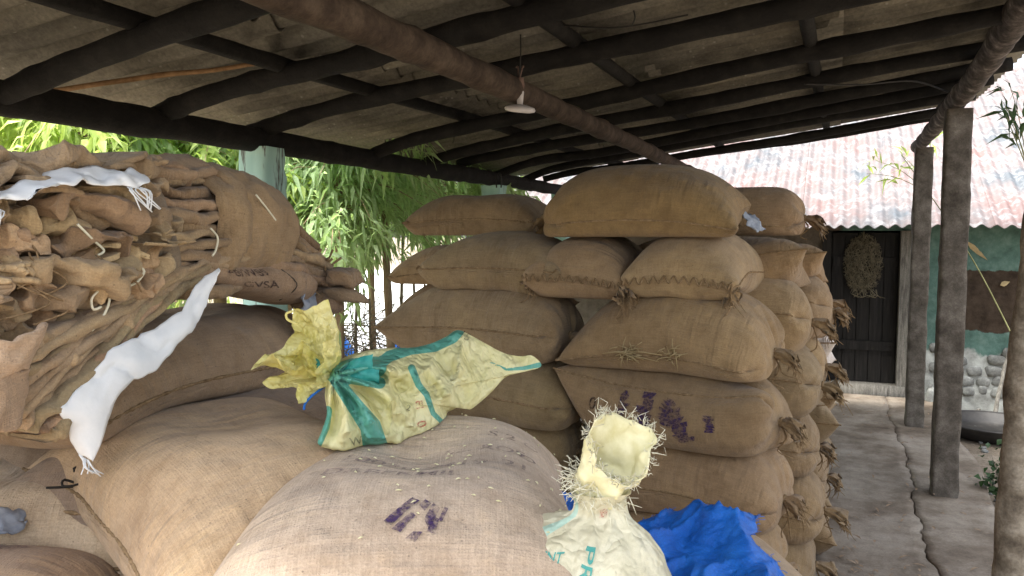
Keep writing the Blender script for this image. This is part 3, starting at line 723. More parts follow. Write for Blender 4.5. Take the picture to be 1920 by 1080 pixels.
def make_sack(sk, label, group, tint=JUTE, seam=('side0', 'side1', 'end0'), tuft='end1', seed=0, name='grain_sack', sub=True, tuft_len=.11, stitch_end=None, cat='sack'):
    r = np.random.default_rng(seed)
    V = sk['V']; org = V.mean(0); org[2] = V[:, 2].min()
    me_v = V-org
    o = mesh_obj(name, me_v, sk['Q'], M['jute'], None, True, sk['uv'], tint); o.location = org
    tag(o, label, cat, group)
    top, bot = sk['top'], sk['bot']; edges = dict(side0=top[:, 0], side1=top[:, -1], end0=top[0], end1=top[-1])
    if sub:
        cs = set()
        for k in edges.values():
            for p, q in zip(k[:-1], k[1:]): cs.add((min(p, q), max(p, q)))
        at = o.data.attributes.new('crease_edge', 'FLOAT', 'EDGE')
        ev = np.empty(len(o.data.edges)*2, np.int32); o.data.edges.foreach_get('vertices', ev); ev = ev.reshape(-1, 2)
        at.data.foreach_set('value', np.array([.75 if (min(p, q), max(p, q)) in cs else 0.0 for p, q in ev], np.float32))
        md = o.modifiers.new('smooth', 'SUBSURF'); md.levels = md.render_levels = 1
    cen = V.mean(0)
    def kid(nm, v, f, mat, parent=o, color=tint, **k):
        return mesh_obj(nm, np.asarray(v)-org, f, M[mat], parent, color=color, **k)
    for s in seam:
        P = V[edges[s]]; P = spline(P, len(P)*3)
        t = np.arange(len(P)); rr = .0042*(1+.15*np.sin(t*1.9)+.25*r.normal(size=len(P)))
        kid('seam', *tube(P, rr, 5), 'rope', uv=None)
    def add_tuft(P, d, L, w):
        nA = 26; nS = 7; Vt = []
        d = d/np.linalg.norm(d); a = np.cross(d, [0, 0, 1.0]); a /= np.linalg.norm(a)+1e-9; b = np.cross(a, d)
        ph = r.uniform(0, 6, 3); c = P.copy(); dirn = d.copy()
        for i in range(nS):
            t = i/(nS-1); rad = w*(.55+.7*t**.8) if i > 1 else w*(.95, .5)[i]
            th = np.linspace(0, 2*PI, nA, endpoint=False)
            rr = rad*(1+.5*t*np.sin(th*6+ph[0]+t*2)+.35*t*np.sin(th*11+ph[1])+.22*t*r.normal(size=nA))
            Vt.append(c+np.outer(np.cos(th)*rr, a)*1.15+np.outer(np.sin(th)*rr, b)*.8+np.outer(t*.02*r.normal(size=nA), dirn))
            dirn = dirn+np.array([0, 0, -.33*t]); dirn /= np.linalg.norm(dirn); c = c+dirn*L/(nS-1)
        Vt = np.concatenate(Vt); F = gridfaces(nS, nA, True)
        tf = kid('tied_mouth', Vt, F, 'jute', uv=Vt[:, :2]*1.0+Vt[:, 2:3]); tf.color = tuple(np.array(tint)*.95)+(1,)
        k0 = P+d*L*.17; ring = [k0+a*math.cos(t)*w*.62+b*math.sin(t)*w*.55 for t in np.linspace(0, 2*PI, 15)]
        kid('tie_cord', *tube(ring, .006, 5, False), 'rope')
        m_ = MB()
        for i in range(26):
            th = r.uniform(0, 2*PI); rad = w*r.uniform(.4, 1.5); p0 = c-dirn*L*.22+a*math.cos(th)*rad+b*math.sin(th)*rad*.7
            l = r.uniform(.02, .06); e = dirn*l*r.uniform(.3, 1)+r.normal(size=3)*l*.35+np.array([0, 0, -l*.5])
            m_.add(*tube([p0, p0+e*.5+r.normal(size=3)*.006, p0+e], [.0022, .0018, .001], 4))
        for i in range(2):
            p0 = k0+b*(-w*.5); l = r.uniform(.06, .15)
            m_.add(*tube(spline([p0, p0+d*.02+[0, 0, -l*.4], p0+d*.01+[r.normal()*.02, 0, -l*.8], p0+[r.normal()*.03, 0, -l]], 10), .0028, 4))
        v_, f_ = m_.get(); kind(kid('loose_fibre', v_, f_, 'rope'), 'stuff')
    ax = V[edges['end1']].mean(0)-V[edges['end0']].mean(0); ax /= np.linalg.norm(ax)
    for tn in ((tuft,) if isinstance(tuft, str) else (tuft or ())):
        P = V[edges[tn]].mean(0); d = ax if tn == 'end1' else -ax
        add_tuft(P-d*.012, d+np.array([0, 0, -.1]), tuft_len*r.uniform(.7, 1.15), .030)
    if stitch_end:                                           # laced mouth: zigzag of cord along a sewn end, ears at both ends
        P = V[edges[stitch_end]]; d = ax if stitch_end == 'end1' else -ax; m_ = MB(); n = 26
        Pp = spline(P, n*4)
        out = [Pp[i*4+2]+d*.004+np.array([0, 0, (1 if i % 2 else -1)*.016]) for i in range(n)]
        m_.add(*tube(spline(out, n*4), .0038, 5)); v_, f_ = m_.get(); kid('lacing', v_, f_, 'rope')
        for e, k in ((P[0], P[0]-P[1]), (P[-1], P[-1]-P[-2])):
            add_tuft(e-k*.3, k/np.linalg.norm(k)+d*.3, .06, .024)
    sk['obj'] = o; sk['org'] = org; sk['kid'] = kid
    return o
ALL = {}
def report(key, sk, bb=None):
    q = proj(sk['V']); ALL[key] = sk
    print('SACK %-10s px x %4d-%4d y %4d-%4d  z %.2f-%.2f' % (key, q[:, 0].min(), q[:, 0].max(), q[:, 1].min(), q[:, 1].max(), sk['V'][:, 2].min(), sk['V'][:, 2].max()), '' if bb is None else 'target %s' % (bb,))

# ---------------------------------------------------------------- the tall stack at the back
stack_hf = HF(-3.0, .5, 2.7, 7.0, 0.0)
GS = 'grain sacks in the tall stack'
def xat(px, Y): return atY(px, 620, Y)[0]
def vary(s, k=.08, base=JUTE):
    r = np.random.default_rng(s); m = 1+r.normal()*k; return tuple(np.clip(np.array(base)*m*(1+r.normal(size=3)*.02), .02, .9))
ordn = ['lowest', 'second', 'third', 'fourth', 'fifth', 'sixth', 'seventh']
rows = []
ZROW = [0, .30, .605, .918, 1.222, 1.52, 1.79]
def pvol(L, W, fill=.86): return fill*W**3*(L/(PI*W)-.142*(1-10**(-L/W)))
# key, cx, Y, yaw(deg), L0, W0, vol, cap, label, options, target
def R_(key, x0, x1, Y, row, label, yaw=0, L0=None, W0=.74, fill=.80, cap=.365, tgt=None, zb=None, **o):
    a, b = xat(x0, Y), xat(x1, Y); L = (b-a) if L0 is None else L0
    rows.append(dict(key=key, c=((a+b)/2, Y), yaw=math.radians(yaw), L=L*1.045 if L0 is None else L0, W=W0, vol=None, zb=zb, cap=cap, row=row, label=label, tgt=tgt, o=o))
YF = 3.55
R_('R0', 1180, 1480, YF+.05, 0, 'bottom sack of the front right column of the tall stack', L0=1.0)
R_('R1', 1140, 1500, YF, 1, 'sack behind the blue sheet, second from the floor in the tall stack', yaw=-8, tgt='1180-1490 900-1080')
R_('R2', 1112, 1520, YF, 2, 'plump brown sack just above the blue sheet, knotted mouth at its right end', roll=0, yaw=-9, tgt='1095-1510 780-975')
R_('R3', 1084, 1508, YF-.02, 3, 'sack with dark purple smeared print on its side, third up in view', roll=-32, yaw=-10, tgt='1065-1500 655-812')
R_('R4', 1096, 1492, YF, 4, 'golden brown sack with straw tuft on its seam, resting on the purple-smeared sack', roll=12, yaw=-8, tgt='1080-1480 520-683')
R_('L0', 800, 1130, YF+.15, 0, 'bottom sack of the front left column of the tall stack', L0=1.0)
R_('L1', 800, 1125, YF+.12, 1, 'shaded sack low in the tall stack directly behind the foreground sacks', L0=1.0)
R_('L2', 790, 1110, YF+.10, 2, 'shaded sack in the gap behind the printed foreground sack', L0=1.0, tgt='990-1100 800-880')
R_('L3', 800, 1118, YF+.08, 3, 'sack behind the yellow bag with its knotted right end beside a dark gap', L0=1.0, tgt='890-1110 640-815', yaw=-2)
R_('L4', 768, 1108, YF+.05, 4, 'wide pointed sack lying just above the yellow bag tail', yaw=-3, roll=-5, tgt='760-1110 525-700')
R_('R5a', 1030, 1215, 3.72, 5, 'small sack end with laced mouth and two ears under the topmost sack', yaw=90, L0=.9, W0=.50, fill=1.0, cap=.31, tgt='1030-1215 435-555', seam=('side0', 'side1'), tuft=None, stitch_end='end0', both=True)
R_('R5b', 1222, 1408, 3.72, 5, 'rolled sack end with frayed tied corner, under right half of the topmost sack', yaw=86, L0=.95, W0=.52, fill=1.0, cap=.32, tgt='1210-1410 410-535', seam=('side0', 'side1'), tuft=None, stitch_end='end0', both=True)
R_('L5', 868, 1062, 3.62, 5, 'sack with pointed left corner beside the laced small sack end', L0=.80, W0=.66, fill=.98, cap=.31, tgt='870-1060 425-525', yaw=-4, tuft=None)
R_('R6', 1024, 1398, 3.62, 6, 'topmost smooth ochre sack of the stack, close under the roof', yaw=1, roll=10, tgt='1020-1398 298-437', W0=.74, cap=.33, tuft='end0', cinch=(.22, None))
# second column (behind)
Y1 = 4.14
for r_ in range(0, 4):
    R_('R%d_1' % r_, 1235+10*(r_ % 2), 1524+8*((r_*3) % 4), Y1, r_, '%s sack up in the second column of the walkway side' % ordn[r_], L0=1.0, yaw=(-1)**r_)
    R_('L%d_1' % r_, 800, 1100, Y1+.05, r_, '%s sack up in the second column of the leafy side, hidden by the front column' % ordn[r_], L0=1.0)
R_('R4_1', 1225, 1510, Y1-.03, 4, 'sack end with dark ear, tucked behind the golden brown sack', tgt='1400-1510 533-650', L0=1.0)
R_('L4_1', 778, 1060, Y1+.02, 4, 'pale pointed sack corner left of the wide pointed sack', tgt='775-870 530-585', tuft=None, L0=.98)
R_('L5_1', 760, 1050, Y1, 5, 'sunlit sack with smooth pointed left end in front of bamboo leaves', tgt='757-890 447-527', tuft=None, L0=.94, W0=.64, cap=.25)
R_('L6_1', 790, 1050, Y1-.05, 6, 'striped tan sack under the roof log, left of the topmost sack', tgt='790-1015 360-447', tuft=None, L0=.84, W0=.64, cap=.27)
R_('R5_1', 1240, 1480, Y1+.1, 5, 'sack hidden behind the rolled sack end', L0=.9, cap=.28, tuft=None)
# third and fourth columns
Y2, Y3 = 4.72, 5.30
for r_ in range(0, 4):
    R_('R%d_2' % r_, 1290, 1538+7*((r_*2) % 3), Y2, r_, '%s sack up in the third column, only its end showing along the walkway' % ordn[r_], L0=1.0, yaw=(-1)**r_*2, tuft='end1' if r_ % 2 else None)
    R_('R%d_3' % r_, 1310, 1540+6*((r_*3) % 4), Y3, r_, ('%s sack up in the farthest column of the tall stack' % ordn[r_] if r_ < 3 else 'whitish sack in the farthest column, a sliver beside the doorway'), L0=1.0, tuft=None)
R_('R4_2', 1290, 1562, Y2, 4, 'sack with knotted end sticking out farthest toward the dark doorway', tgt='1415-1560 497-612', L0=.98)
R_('R5_2', 1270, 1516, Y2, 5, 'dark sack with sharp right corner beside the doorway, second from top', tgt='1430-1515 445-505', L0=.98, tuft=None, W0=.6, cap=.24)
R_('R6_2', 1260, 1490, Y2-.05, 6, 'dark rounded sack end under the roof, right behind the topmost sack', tgt='1385-1490 358-445', L0=.94, W0=.64, cap=.27, tuft='end1')
R_('R4_3', 1320, 1545, Y3, 4, 'sack in the farthest column level with the knotted end by the doorway', L0=.98)
for row in range(7):
    new = []
    for i, q in enumerate([q for q in rows if q['row'] == row]):
        o = dict(q['o']); rl_ = math.radians(o.pop('roll', (sum(map(ord, q['key']))*37 % 40)-20)); ci = o.pop('cinch', None); both = o.pop('both', False); csh = -.15 if q['key'] in ('R1', 'R2', 'R3', 'R4', 'L3', 'L4') else -.06; sd_ = abs(hash(q['key'])) % 1 + sum(map(ord, q['key']))
        front = q['key'] in ('R1', 'R2', 'R3', 'R4', 'L3', 'L4', 'R5a', 'R5b', 'L5', 'R6', 'L5_1', 'L6_1')
        tuft = o.get('tuft', 'end1')
        if ci is None: ci = (None, .14 if tuft == 'end1' else None)
        hfr = HF.__new__(HF); hfr.__dict__.update(stack_hf.__dict__); hfr.z = stack_hf.z.copy()
        sk = sim_bag(q['L'], q['W'], None, (*q['c'], 0), q['yaw'], hfr, *((46, 34) if front else (28, 20)), cinch=ci, cap=q['cap'], seed=sd_, steps=46 if front else 34, roll=rl_, slot=ZROW[q['row']] if q['zb'] is None else q['zb'], thick=q['cap']*1.02, cshift=csh, blunt=both)
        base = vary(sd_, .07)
        if q['key'] == 'R6': base = (.25, .168, .078)  # ochre cloth, tint lowered to paint in the shade close under the roof
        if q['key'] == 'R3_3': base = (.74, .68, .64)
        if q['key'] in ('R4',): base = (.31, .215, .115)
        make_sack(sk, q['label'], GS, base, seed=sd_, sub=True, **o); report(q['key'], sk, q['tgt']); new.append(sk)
    for sk in new:
        V = sk['V']; Q = sk['Q']; stack_hf.add(np.concatenate([V, V[Q].mean(1)]))

# ---------------------------------------------------------------- stencilled print, laid on the cloth
def text2d(txt, size):
    cu = bpy.data.curves.new('t', 'FONT'); cu.body = txt; cu.size = size; cu.align_x = 'CENTER'; cu.align_y = 'CENTER'; cu.resolution_u = 3; cu.offset = size*.012
    ob = bpy.data.objects.new('t', cu); COL.objects.link(ob)
    dg = bpy.context.evaluated_depsgraph_get(); me = bpy.data.meshes.new_from_object(ob.evaluated_get(dg))
    bm = bmesh.new(); bm.from_mesh(me); bpy.data.objects.remove(ob); bpy.data.meshes.remove(me); bpy.data.curves.remove(cu)
    step = .012
    for ax in (0, 1):
        cs = [v.co[ax] for v in bm.verts]
        if not cs: continue
        for c in np.arange(min(cs)+step, max(cs), step):
            n = [0, 0, 0]; n[ax] = 1; p = [0, 0, 0]; p[ax] = c
            bmesh.ops.bisect_plane(bm, geom=bm.verts[:]+bm.edges[:]+bm.faces[:], plane_co=p, plane_no=n)
    bm.verts.index_update(); v = np.array([q.co[:2] for q in bm.verts]); f = [tuple(q.index for q in p.verts) for p in bm.faces]; bm.free()
    return v, f
def quads2d(polys):
    V, F = [], []
    for p in polys:
        p = np.array(p, float); n = 5; b = len(V)
        for i in range(n):
            for j in range(n):
                a, c = i/(n-1), j/(n-1); V.append(p[0]*(1-a)*(1-c)+p[1]*a*(1-c)+p[2]*a*c+p[3]*(1-a)*c)
        F += [tuple(q+b for q in f) for f in gridfaces(n, n)]
    return np.array(V), F
def decal(sk, panel, items, mat, flip=False, lift=.0035, name='printed_lettering'):
    """items: (2d mesh, s, t, angle); text right = -t, text up = +s for angle 0"""
    for (v, f), s0, t0, ang in items:
        m_ = MB(); c, s_ = math.cos(ang), math.sin(ang); q = v@np.array([[c, s_], [-s_, c]])
        s = s0+q[:, 1]/sk['L']; t = t0-q[:, 0]/sk['W']*(-1 if flip else 1)
        P, nn = panel_map(sk, panel, s, t); m_.add(P+nn*lift, f)
        v, f = m_.get(); kind(sk['kid'](name, v, f, mat), 'stuff')
rP = np.random.default_rng(3)
def brush(w, h, n=7):                                         # ragged vertical ink smear
    return quads2d([[(-w/2+rP.normal()*w*.15, -h/2+h*i/n), (w/2+rP.normal()*w*.15, -h/2+h*i/n), (w/2+rP.normal()*w*.2, -h/2+h*(i+.93)/n), (-w/2+rP.normal()*w*.2, -h/2+h*(i+.93)/n)] for i in range(n)])
# purple smears on the front of R3 (its lower panel faces the walkway side)
R3 = ALL['R3']
decal(R3, 'bot', [(brush(.035, .16), .355, .13, PI/2), (brush(.05, .19), .46, .14, PI/2), (brush(.05, .10), .55, .10, PI/2+.3), (brush(.06, .13), .60, .16, PI/2-.3), (brush(.03, .06), .72, .14, PI/2)], 'ink_strong', name='ink_smear')
decal(R3, 'bot', [(text2d('0', .07), .22, .12, PI/2)], 'ink_dark')
decal(ALL['R2'], 'top', [(text2d('SS', .055), .50, .42, PI/2), (text2d('SS', .05), .57, .40, PI/2), (text2d('::', .05), .40, .36, PI/2)], 'ink_dark')
decal(R3, 'top', [(text2d('1 1 1', .04), .30, .62, PI/2)], 'ink_faded')
# straw tuft caught on the seam of R4
m_ = MB(); q4 = ALL['R4']; e4 = q4['V'][q4['top'][:, 0]]; rT = np.random.default_rng(12)
for sc_, n_ in ((.36, 40), (.55, 22)):
    c4 = e4[int(len(e4)*sc_)]
    for i in range(n_):
        d = rT.normal(size=3)*[.05, .008, .03]; p0 = c4+rT.normal(size=3)*[.02, .004, .012]+[0, -.008, .01]
        m_.add(*tube([p0, p0+d*.5+[0, -.012, .006], p0+d], [.0026, .0024, .0012], 4))
v, f = m_.get(); kind(q4['kid']('straw_tuft', v, f, 'ear_dry'), 'stuff')
# ---------------------------------------------------------------- foreground pile
GF = 'grain sacks in the foreground pile'
fore_hf = HF(-3.2, 1.4, -.4, 3.4, 0.0)
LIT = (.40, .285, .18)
def fsack(key, lat, dep, rot, slot, label, L0=1.1, W0=.72, fill=.9, cap=.33, res=(44, 30), tint=None, tgt=None, world=None, pitch=0., pins=None, **o):
    p = H(lat, dep, 0) if world is None else np.array([world[0], world[1], 0]); sd_ = sum(map(ord, key))*3
    tuft = o.pop('tuft', 'end1'); ci = o.pop('cinch', None) or ((None, .14) if tuft == 'end1' else (.14, None) if tuft == 'end0' else (None, None))
    yaw = (math.radians(112+rot) if world is None else math.radians(rot))
    sk = sim_bag(L0, W0, None, (p[0], p[1], 0), yaw, fore_hf, *res, cinch=ci, cap=cap, seed=sd_, steps=44, slot=slot, pitch=pitch, pins=pins, thick=cap*1.05)
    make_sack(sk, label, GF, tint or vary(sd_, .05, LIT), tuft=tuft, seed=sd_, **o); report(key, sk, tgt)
    return sk
def settle(*sks):
    for sk in sks: V = sk['V']; Q = sk['Q']; fore_hf.add(np.concatenate([V, V[Q].mean(1)]))
# hidden lower layers: copies of one settled sack, floor up
proto = sim_bag(1.08, .72, None, (0, 0, 0), 0, HF(-2, 2, -2, 2, 0), 24, 16, cinch=(None, .14), cap=.27, thick=.28, seed=5, steps=34, slot=0.)
hid = ['under the printed foreground sack', 'under the smooth tan foreground sack', 'under the bag and blue sheet', 'at the left under the bundles', 'deep at the left rear under the bundles', 'deep under the rear of the printed sack', 'under the far left pale sack']
spots = [(-.15, 1.55, 0), (-.72, 1.55, 0), (.42, 1.5, 0), (-1.28, 1.6, 0), (-1.6, 2.5, 90), (-.55, 2.4, 90), (-1.3, 2.15, 90)]
hidobj = None
for lay in range(3):
    for i, (la, de, ro) in enumerate(spots[:6]):
        z = .262*lay; p = H(la+.02*((i+lay) % 3), de+.03*((i*2+lay) % 3), 0)
        lb = '%s-layer sack of the foreground pile %s' % (('bottom', 'second', 'third')[lay], hid[i])
        if hidobj is None:
            hidobj = make_sack(proto, lb, GF, vary(9), seed=5); tops = hidobj.location.copy(); o = hidobj; kids = list(o.children)
        else:
            o = hidobj.copy(); COL.objects.link(o); o['label'] = lb
            for ch in kids: c_ = ch.copy(); COL.objects.link(c_); c_.parent = o; c_.matrix_parent_inverse.identity()
        o.location = (p[0], p[1], z); a_ = math.radians(112+ro+3*((i+lay) % 3-1)); o.rotation_euler = (0, 0, a_)
        R2_ = np.array([[math.cos(a_), -math.sin(a_)], [math.sin(a_), math.cos(a_)]])
        PV = (proto['V']-np.array([*proto['V'].mean(0)[:2], 0])); PW = PV.copy(); PW[:, :2] = PV[:, :2]@R2_.T+p[:2]; PW[:, 2] += z
        fore_hf.add(PW)
sks = []
F7 = fsack('F7', -.02, 1.62, -4, .765, 'sack lying partly under the right side of the printed foreground sack', tgt='890-1090 980-1080', tuft=None)
F8 = fsack('F8', .47, 1.78, 4, .745, 'sack covered by the blue plastic sheet', tuft='end0')
F4 = fsack('F4', -1.10, 1.36, 8, .87, 'sack with a purple stain at the lower left corner', tgt='0-180 990-1080', tuft=None)
F3 = fsack('F3', -1.26, 1.98, 100, .955, 'pale sack below the draped folded sacks at the left edge', tgt='0-330 800-1080', tuft=None, tint=(.56, .44, .31))
F9 = fsack('F9', -.62, 1.60, 0, .765, 'sack under the smooth tan foreground sack, mostly hidden', tuft=None)
FA = fsack('FA', -.75, 2.45, 90, .765, 'rear sack in the pile below the sack with purple-lettered cloth', tuft=None, res=(28, 20))
settle(F7, F8, F4, F3, F9, FA)
F6 = fsack('F6', 0, 0, 90, 1.035, 'sack with dark purple lettering wedged under the long seam of the brown sack', world=(-1.55, 1.78), tgt='165-400 750-880', tuft=None, tint=(.30, .22, .16))
FB = fsack('FB', 0, 0, 90, 1.035, 'rear sack supporting the long brown sack', world=(-2.1, 1.9), tuft=None, res=(28, 20))
F2 = fsack('F2', -.64, 1.86, 42, 1.075, 'smooth tan sack with pointed corner, left of the printed sack', tgt='135-610 735-1080', tuft=None, tint=(.52, .375, .235), W0=.76, L0=1.06, pitch=.10)
settle(F6, FB, F2)
F1 = fsack('F1', -.19, 1.67, 3, 1.065, 'greyish tan sack with purple print, front centre, carrying the yellow bag', tgt='415-1060 770-1080', tuft=None, tint=(.50, .395, .30), W0=.80, L0=1.14, res=(56, 38), fill=.92, cap=.31)
settle(F1)
F5 = fsack('F5', 0, 0, 90, 1.30, 'long brown sack under the bundles, seam along its lower edge', world=(-1.84, 1.80), tgt='170-600 570-800', tuft='end1', tint=(.33, .235, .15), L0=1.2, W0=.74, cap=.30)
settle(F5)
# print on F1
st = lambda p: quads2d(p)
mark = quads2d([[(-.075, -.05), (-.05, -.06), (-.005, .05), (-.03, .06)], [(-.045, -.07), (-.018, -.075), (.004, -.012), (-.012, .0)], [(.0, .03), (.022, .01), (.03, .045), (.008, .06)], [(.03, -.02), (.055, -.05), (.06, .03), (.035, .05)], [(.05, -.055), (.075, -.06), (.07, -.01), (.05, .0)], [(.0, -.09), (.03, -.095), (.04, -.06), (.015, -.065)], [(.068, -.01), (.08, -.02), (.082, .035), (.07, .04)]])
mark = (mark[0]*.58, mark[1])
decal(F1, 'top', [(mark, .205, .49, -.25)], 'ink_strong', name='stencil_mark')
decal(F1, 'top', [(text2d('100200M19', .062), .43, .52, -.14), (text2d('DABEKMIL', .055), .345, .56, -.14), (text2d('21', .06), .42, .27, -.14), (text2d('6.L ROS', .05), .52, .34, -.1), (text2d('S 2 O', .05), .60, .26, -.1), (text2d('O', .05), .50, .23, 0)], 'ink_faded')
decal(F6, 'top', [(text2d('0 K I', .08), .22, .25, -.3), (text2d('WM MIA', .07), .30, .20, -.2), (brush(.03, .2), .2, .3, 1.2), (brush(.03, .18), .28, .34, 1.3)], 'ink_dark')
decal(F4, 'top', [(brush(.07, .09), .78, .42, .4)], 'ink_faded', name='ink_stain')
# stray grains on the printed sack
m_ = MB(); rG = np.random.default_rng(8)
s = rG.uniform(.15, .95, 90); t = np.clip(rG.normal(.45, .2, 90), .08, .92); P, nn = panel_map(F1, 'top', s, t)
for p, n_ in zip(P, nn):
    d = rG.normal(size=3); d -= n_*d.dot(n_); d /= np.linalg.norm(d); l = rG.uniform(.006, .012)
    m_.add(*tube([p+n_*.004-d*l/2, p+n_*.005, p+n_*.004+d*l/2], [.0006, .0016, .0005], 5))
v, f = m_.get(); o = mesh_obj('loose_grain', v, f, M['straw_film']); kind(tag(o, 'pale rice grains scattered over the printed foreground sack', 'grain'), 'stuff')

# ================================================================== FOLDED EMPTY SACKS ON TOP OF THE LEFT PILE
def loft(path, ring_fn, cap=True):
    """path: Nx3; ring_fn(i,t) -> Mx2 loop in (outward +X, up +Z)"""
    n = len(path); V = []
    for i in range(n):
        L = ring_fn(i, i/(n-1)); V.append(np.stack([path[i, 0]+L[:, 0], np.full(len(L), path[i, 1]), path[i, 2]+L[:, 1]], 1))
    m = len(V[0]); V = np.concatenate(V); F = gridfaces(n, m, True)
    if cap: F += [tuple(range(m-1, -1, -1)), tuple((n-1)*m+k for k in range(m))]
    return V, F
def slab_ring(depth, th, k=5, jit=None):
    """folded cloth cross-section: rounded fold at the front (x=0), running back to x=-depth"""
    a = np.linspace(PI/2, -PI/2, 9); fr = np.stack([-th*.5+np.cos(a)*th*.62, np.sin(a)*th/2], 1)
    b = np.linspace(-th, -depth, k); lo = np.stack([b, np.full(k, -th/2)], 1); up = np.stack([b[::-1], np.full(k, th/2)], 1)
    return np.concatenate([fr, lo, up])
def uvof(V): return np.stack([V[:, 1]+V[:, 0]*.3, V[:, 2]*1.2+V[:, 0]*.5], 1)
def crumple(V, amp, freq, seed):
    n1, n2, n3 = Noise(10, freq, seed), Noise(10, freq, seed+1), Noise(10, freq, seed+2)
    return V+amp*np.stack([n1(V), n2(V), n3(V)], 1)
BT = (.33, .235, .145)
bundle = thing('folded_sack_bundle', 'long bundle of folded empty gunny sacks on top of the left pile', 'bundle', (-1.8, 1.8, 1.56))
rB = np.random.default_rng(21)
XF = -1.54
nl = 12
ysb = np.linspace(1.34, 2.20, 60)
def drop(y): return .17*np.clip((y-1.80)/.45, 0, 1)**1.8
for k in range(nl):
    u = k/(nl-1); z0 = 1.595+.30*u; th = .030
    bul = .055*math.sin(PI*(.1+.85*u))-.04*u
    ph = rB.uniform(0, 6, 4)
    yend = 2.26-.14*u**2-rB.uniform(0, .04)
    yy = np.linspace(1.34, yend, 60)
    sq = 1-.22*np.clip((yy-1.85)/.35, 0, 1)
    zz = 1.57+(z0-1.57)*sq-drop(yy)*(.35+.8*u)+.006*np.sin(yy*11+ph[0])+.004*np.sin(yy*27+ph[1])
    xx = XF+bul+.012*np.sin(yy*9+ph[2])+.008*np.sin(yy*23+ph[3])+rB.normal()*.008
    w = np.array([.46+.02*rB.normal()]*60)
    V, F = loft(np.stack([xx, yy, zz], 1), lambda i, t: slab_ring(w[i], th*(1+.25*math.sin(yy[i]*17+ph[0]))))
    V = crumple(crumple(V, .0045, 40, 300+k), .0022, 150, 330+k); o = part('folded_layer', V, F, M['jute'], bundle, uv=uvof(V), color=vary(300+k, .12, BT))
def sleeve(y0, y1, zc, hz, hx, xc, seed, n=26, tint=BT, amp=.006, name='wrapping_sack', dropk=.8, tw=0.):
    yy = np.linspace(y0, y1, n); m = 44; th = np.linspace(0, 2*PI, m, endpoint=False); r = np.random.default_rng(seed); ph = r.uniform(0, 6, 3)
    V = []
    for i, y in enumerate(yy):
        t = i/(n-1); e = .72; flare = 1+.05*math.sin(PI*t)-.03*(t < .02 or t > .98)
        cx = np.sign(np.cos(th))*np.abs(np.cos(th))**e*hx*flare; cz = np.sign(np.sin(th))*np.abs(np.sin(th))**e*hz*flare*(1-.10*t)
        wr = 1+.012*np.sin(th*9+ph[0]+t*4)+.010*np.sin(th*15+ph[1]-t*7)
        V.append(np.stack([xc+cx*wr, np.full(m, y)+.03*tw*np.sin(th)+.008*np.sin(th*5+ph[2]), zc-drop(y)*dropk+cz*wr], 1))
    V = crumple(crumple(np.concatenate(V), amp, 28, seed), .003, 110, seed+7); F = gridfaces(n, m, True)
    F = [q[::-1] for q in F]
    o = part(name, V, F, M['jute'], bundle, uv=uvof(V), color=tint); md = o.modifiers.new('thick', 'SOLIDIFY'); md.thickness = .012; md.offset = 1
    return o
sleeve(1.72, 1.98, 1.752, .165, .27, -1.765, 331, tint=(.32, .225, .13), tw=1.2)['label'] = 'smooth sack wrapped round the bundle'
for k in range(4):
    sleeve(1.705-.012*k, 1.75+.006*k, 1.752, .170-.006*k, .277-.004*k, -1.765, 340+k, n=8, tint=(.31, .22, .13), amp=.004, name='turned_hem', tw=1.2)
sleeve(1.36, 1.50, 1.735, .170, .265, -1.76, 333, tint=(.235, .185, .135), tw=-1.0)['label'] = 'greyish sack wrapped round the near end of the bundle'
# top sack draped over, lumpy hump
for k, (y0, y1, hz, hx, zc, xc) in enumerate(((1.5, 1.78, .045, .20, 1.885, -1.76), (1.62, 1.82, .03, .17, 1.915, -1.74), (1.78, 2.0, .04, .2, 1.865, -1.76))):
    yy = np.linspace(y0, y1, 22); m = 30; th = np.linspace(0, 2*PI, m, endpoint=False); V = []
    for i, y in enumerate(yy):
        e = math.sin(PI*(i/21*.9+.05))**.5
        V.append(np.stack([xc+np.cos(th)*hx*e, np.full(m, y), zc+np.sin(th)*hz*e-drop(y)*.9], 1))
    V = crumple(crumple(np.concatenate(V), .014, 30, 350+k), .005, 100, 360+k); F = [q[::-1] for q in gridfaces(22, m, True)]+[tuple(range(m)), tuple(21*m+q for q in range(m-1, -1, -1))]
    part('crumpled_sack', V, F, M['jute'], bundle, uv=uvof(V), color=vary(350+k, .1, (.29, .205, .13)))
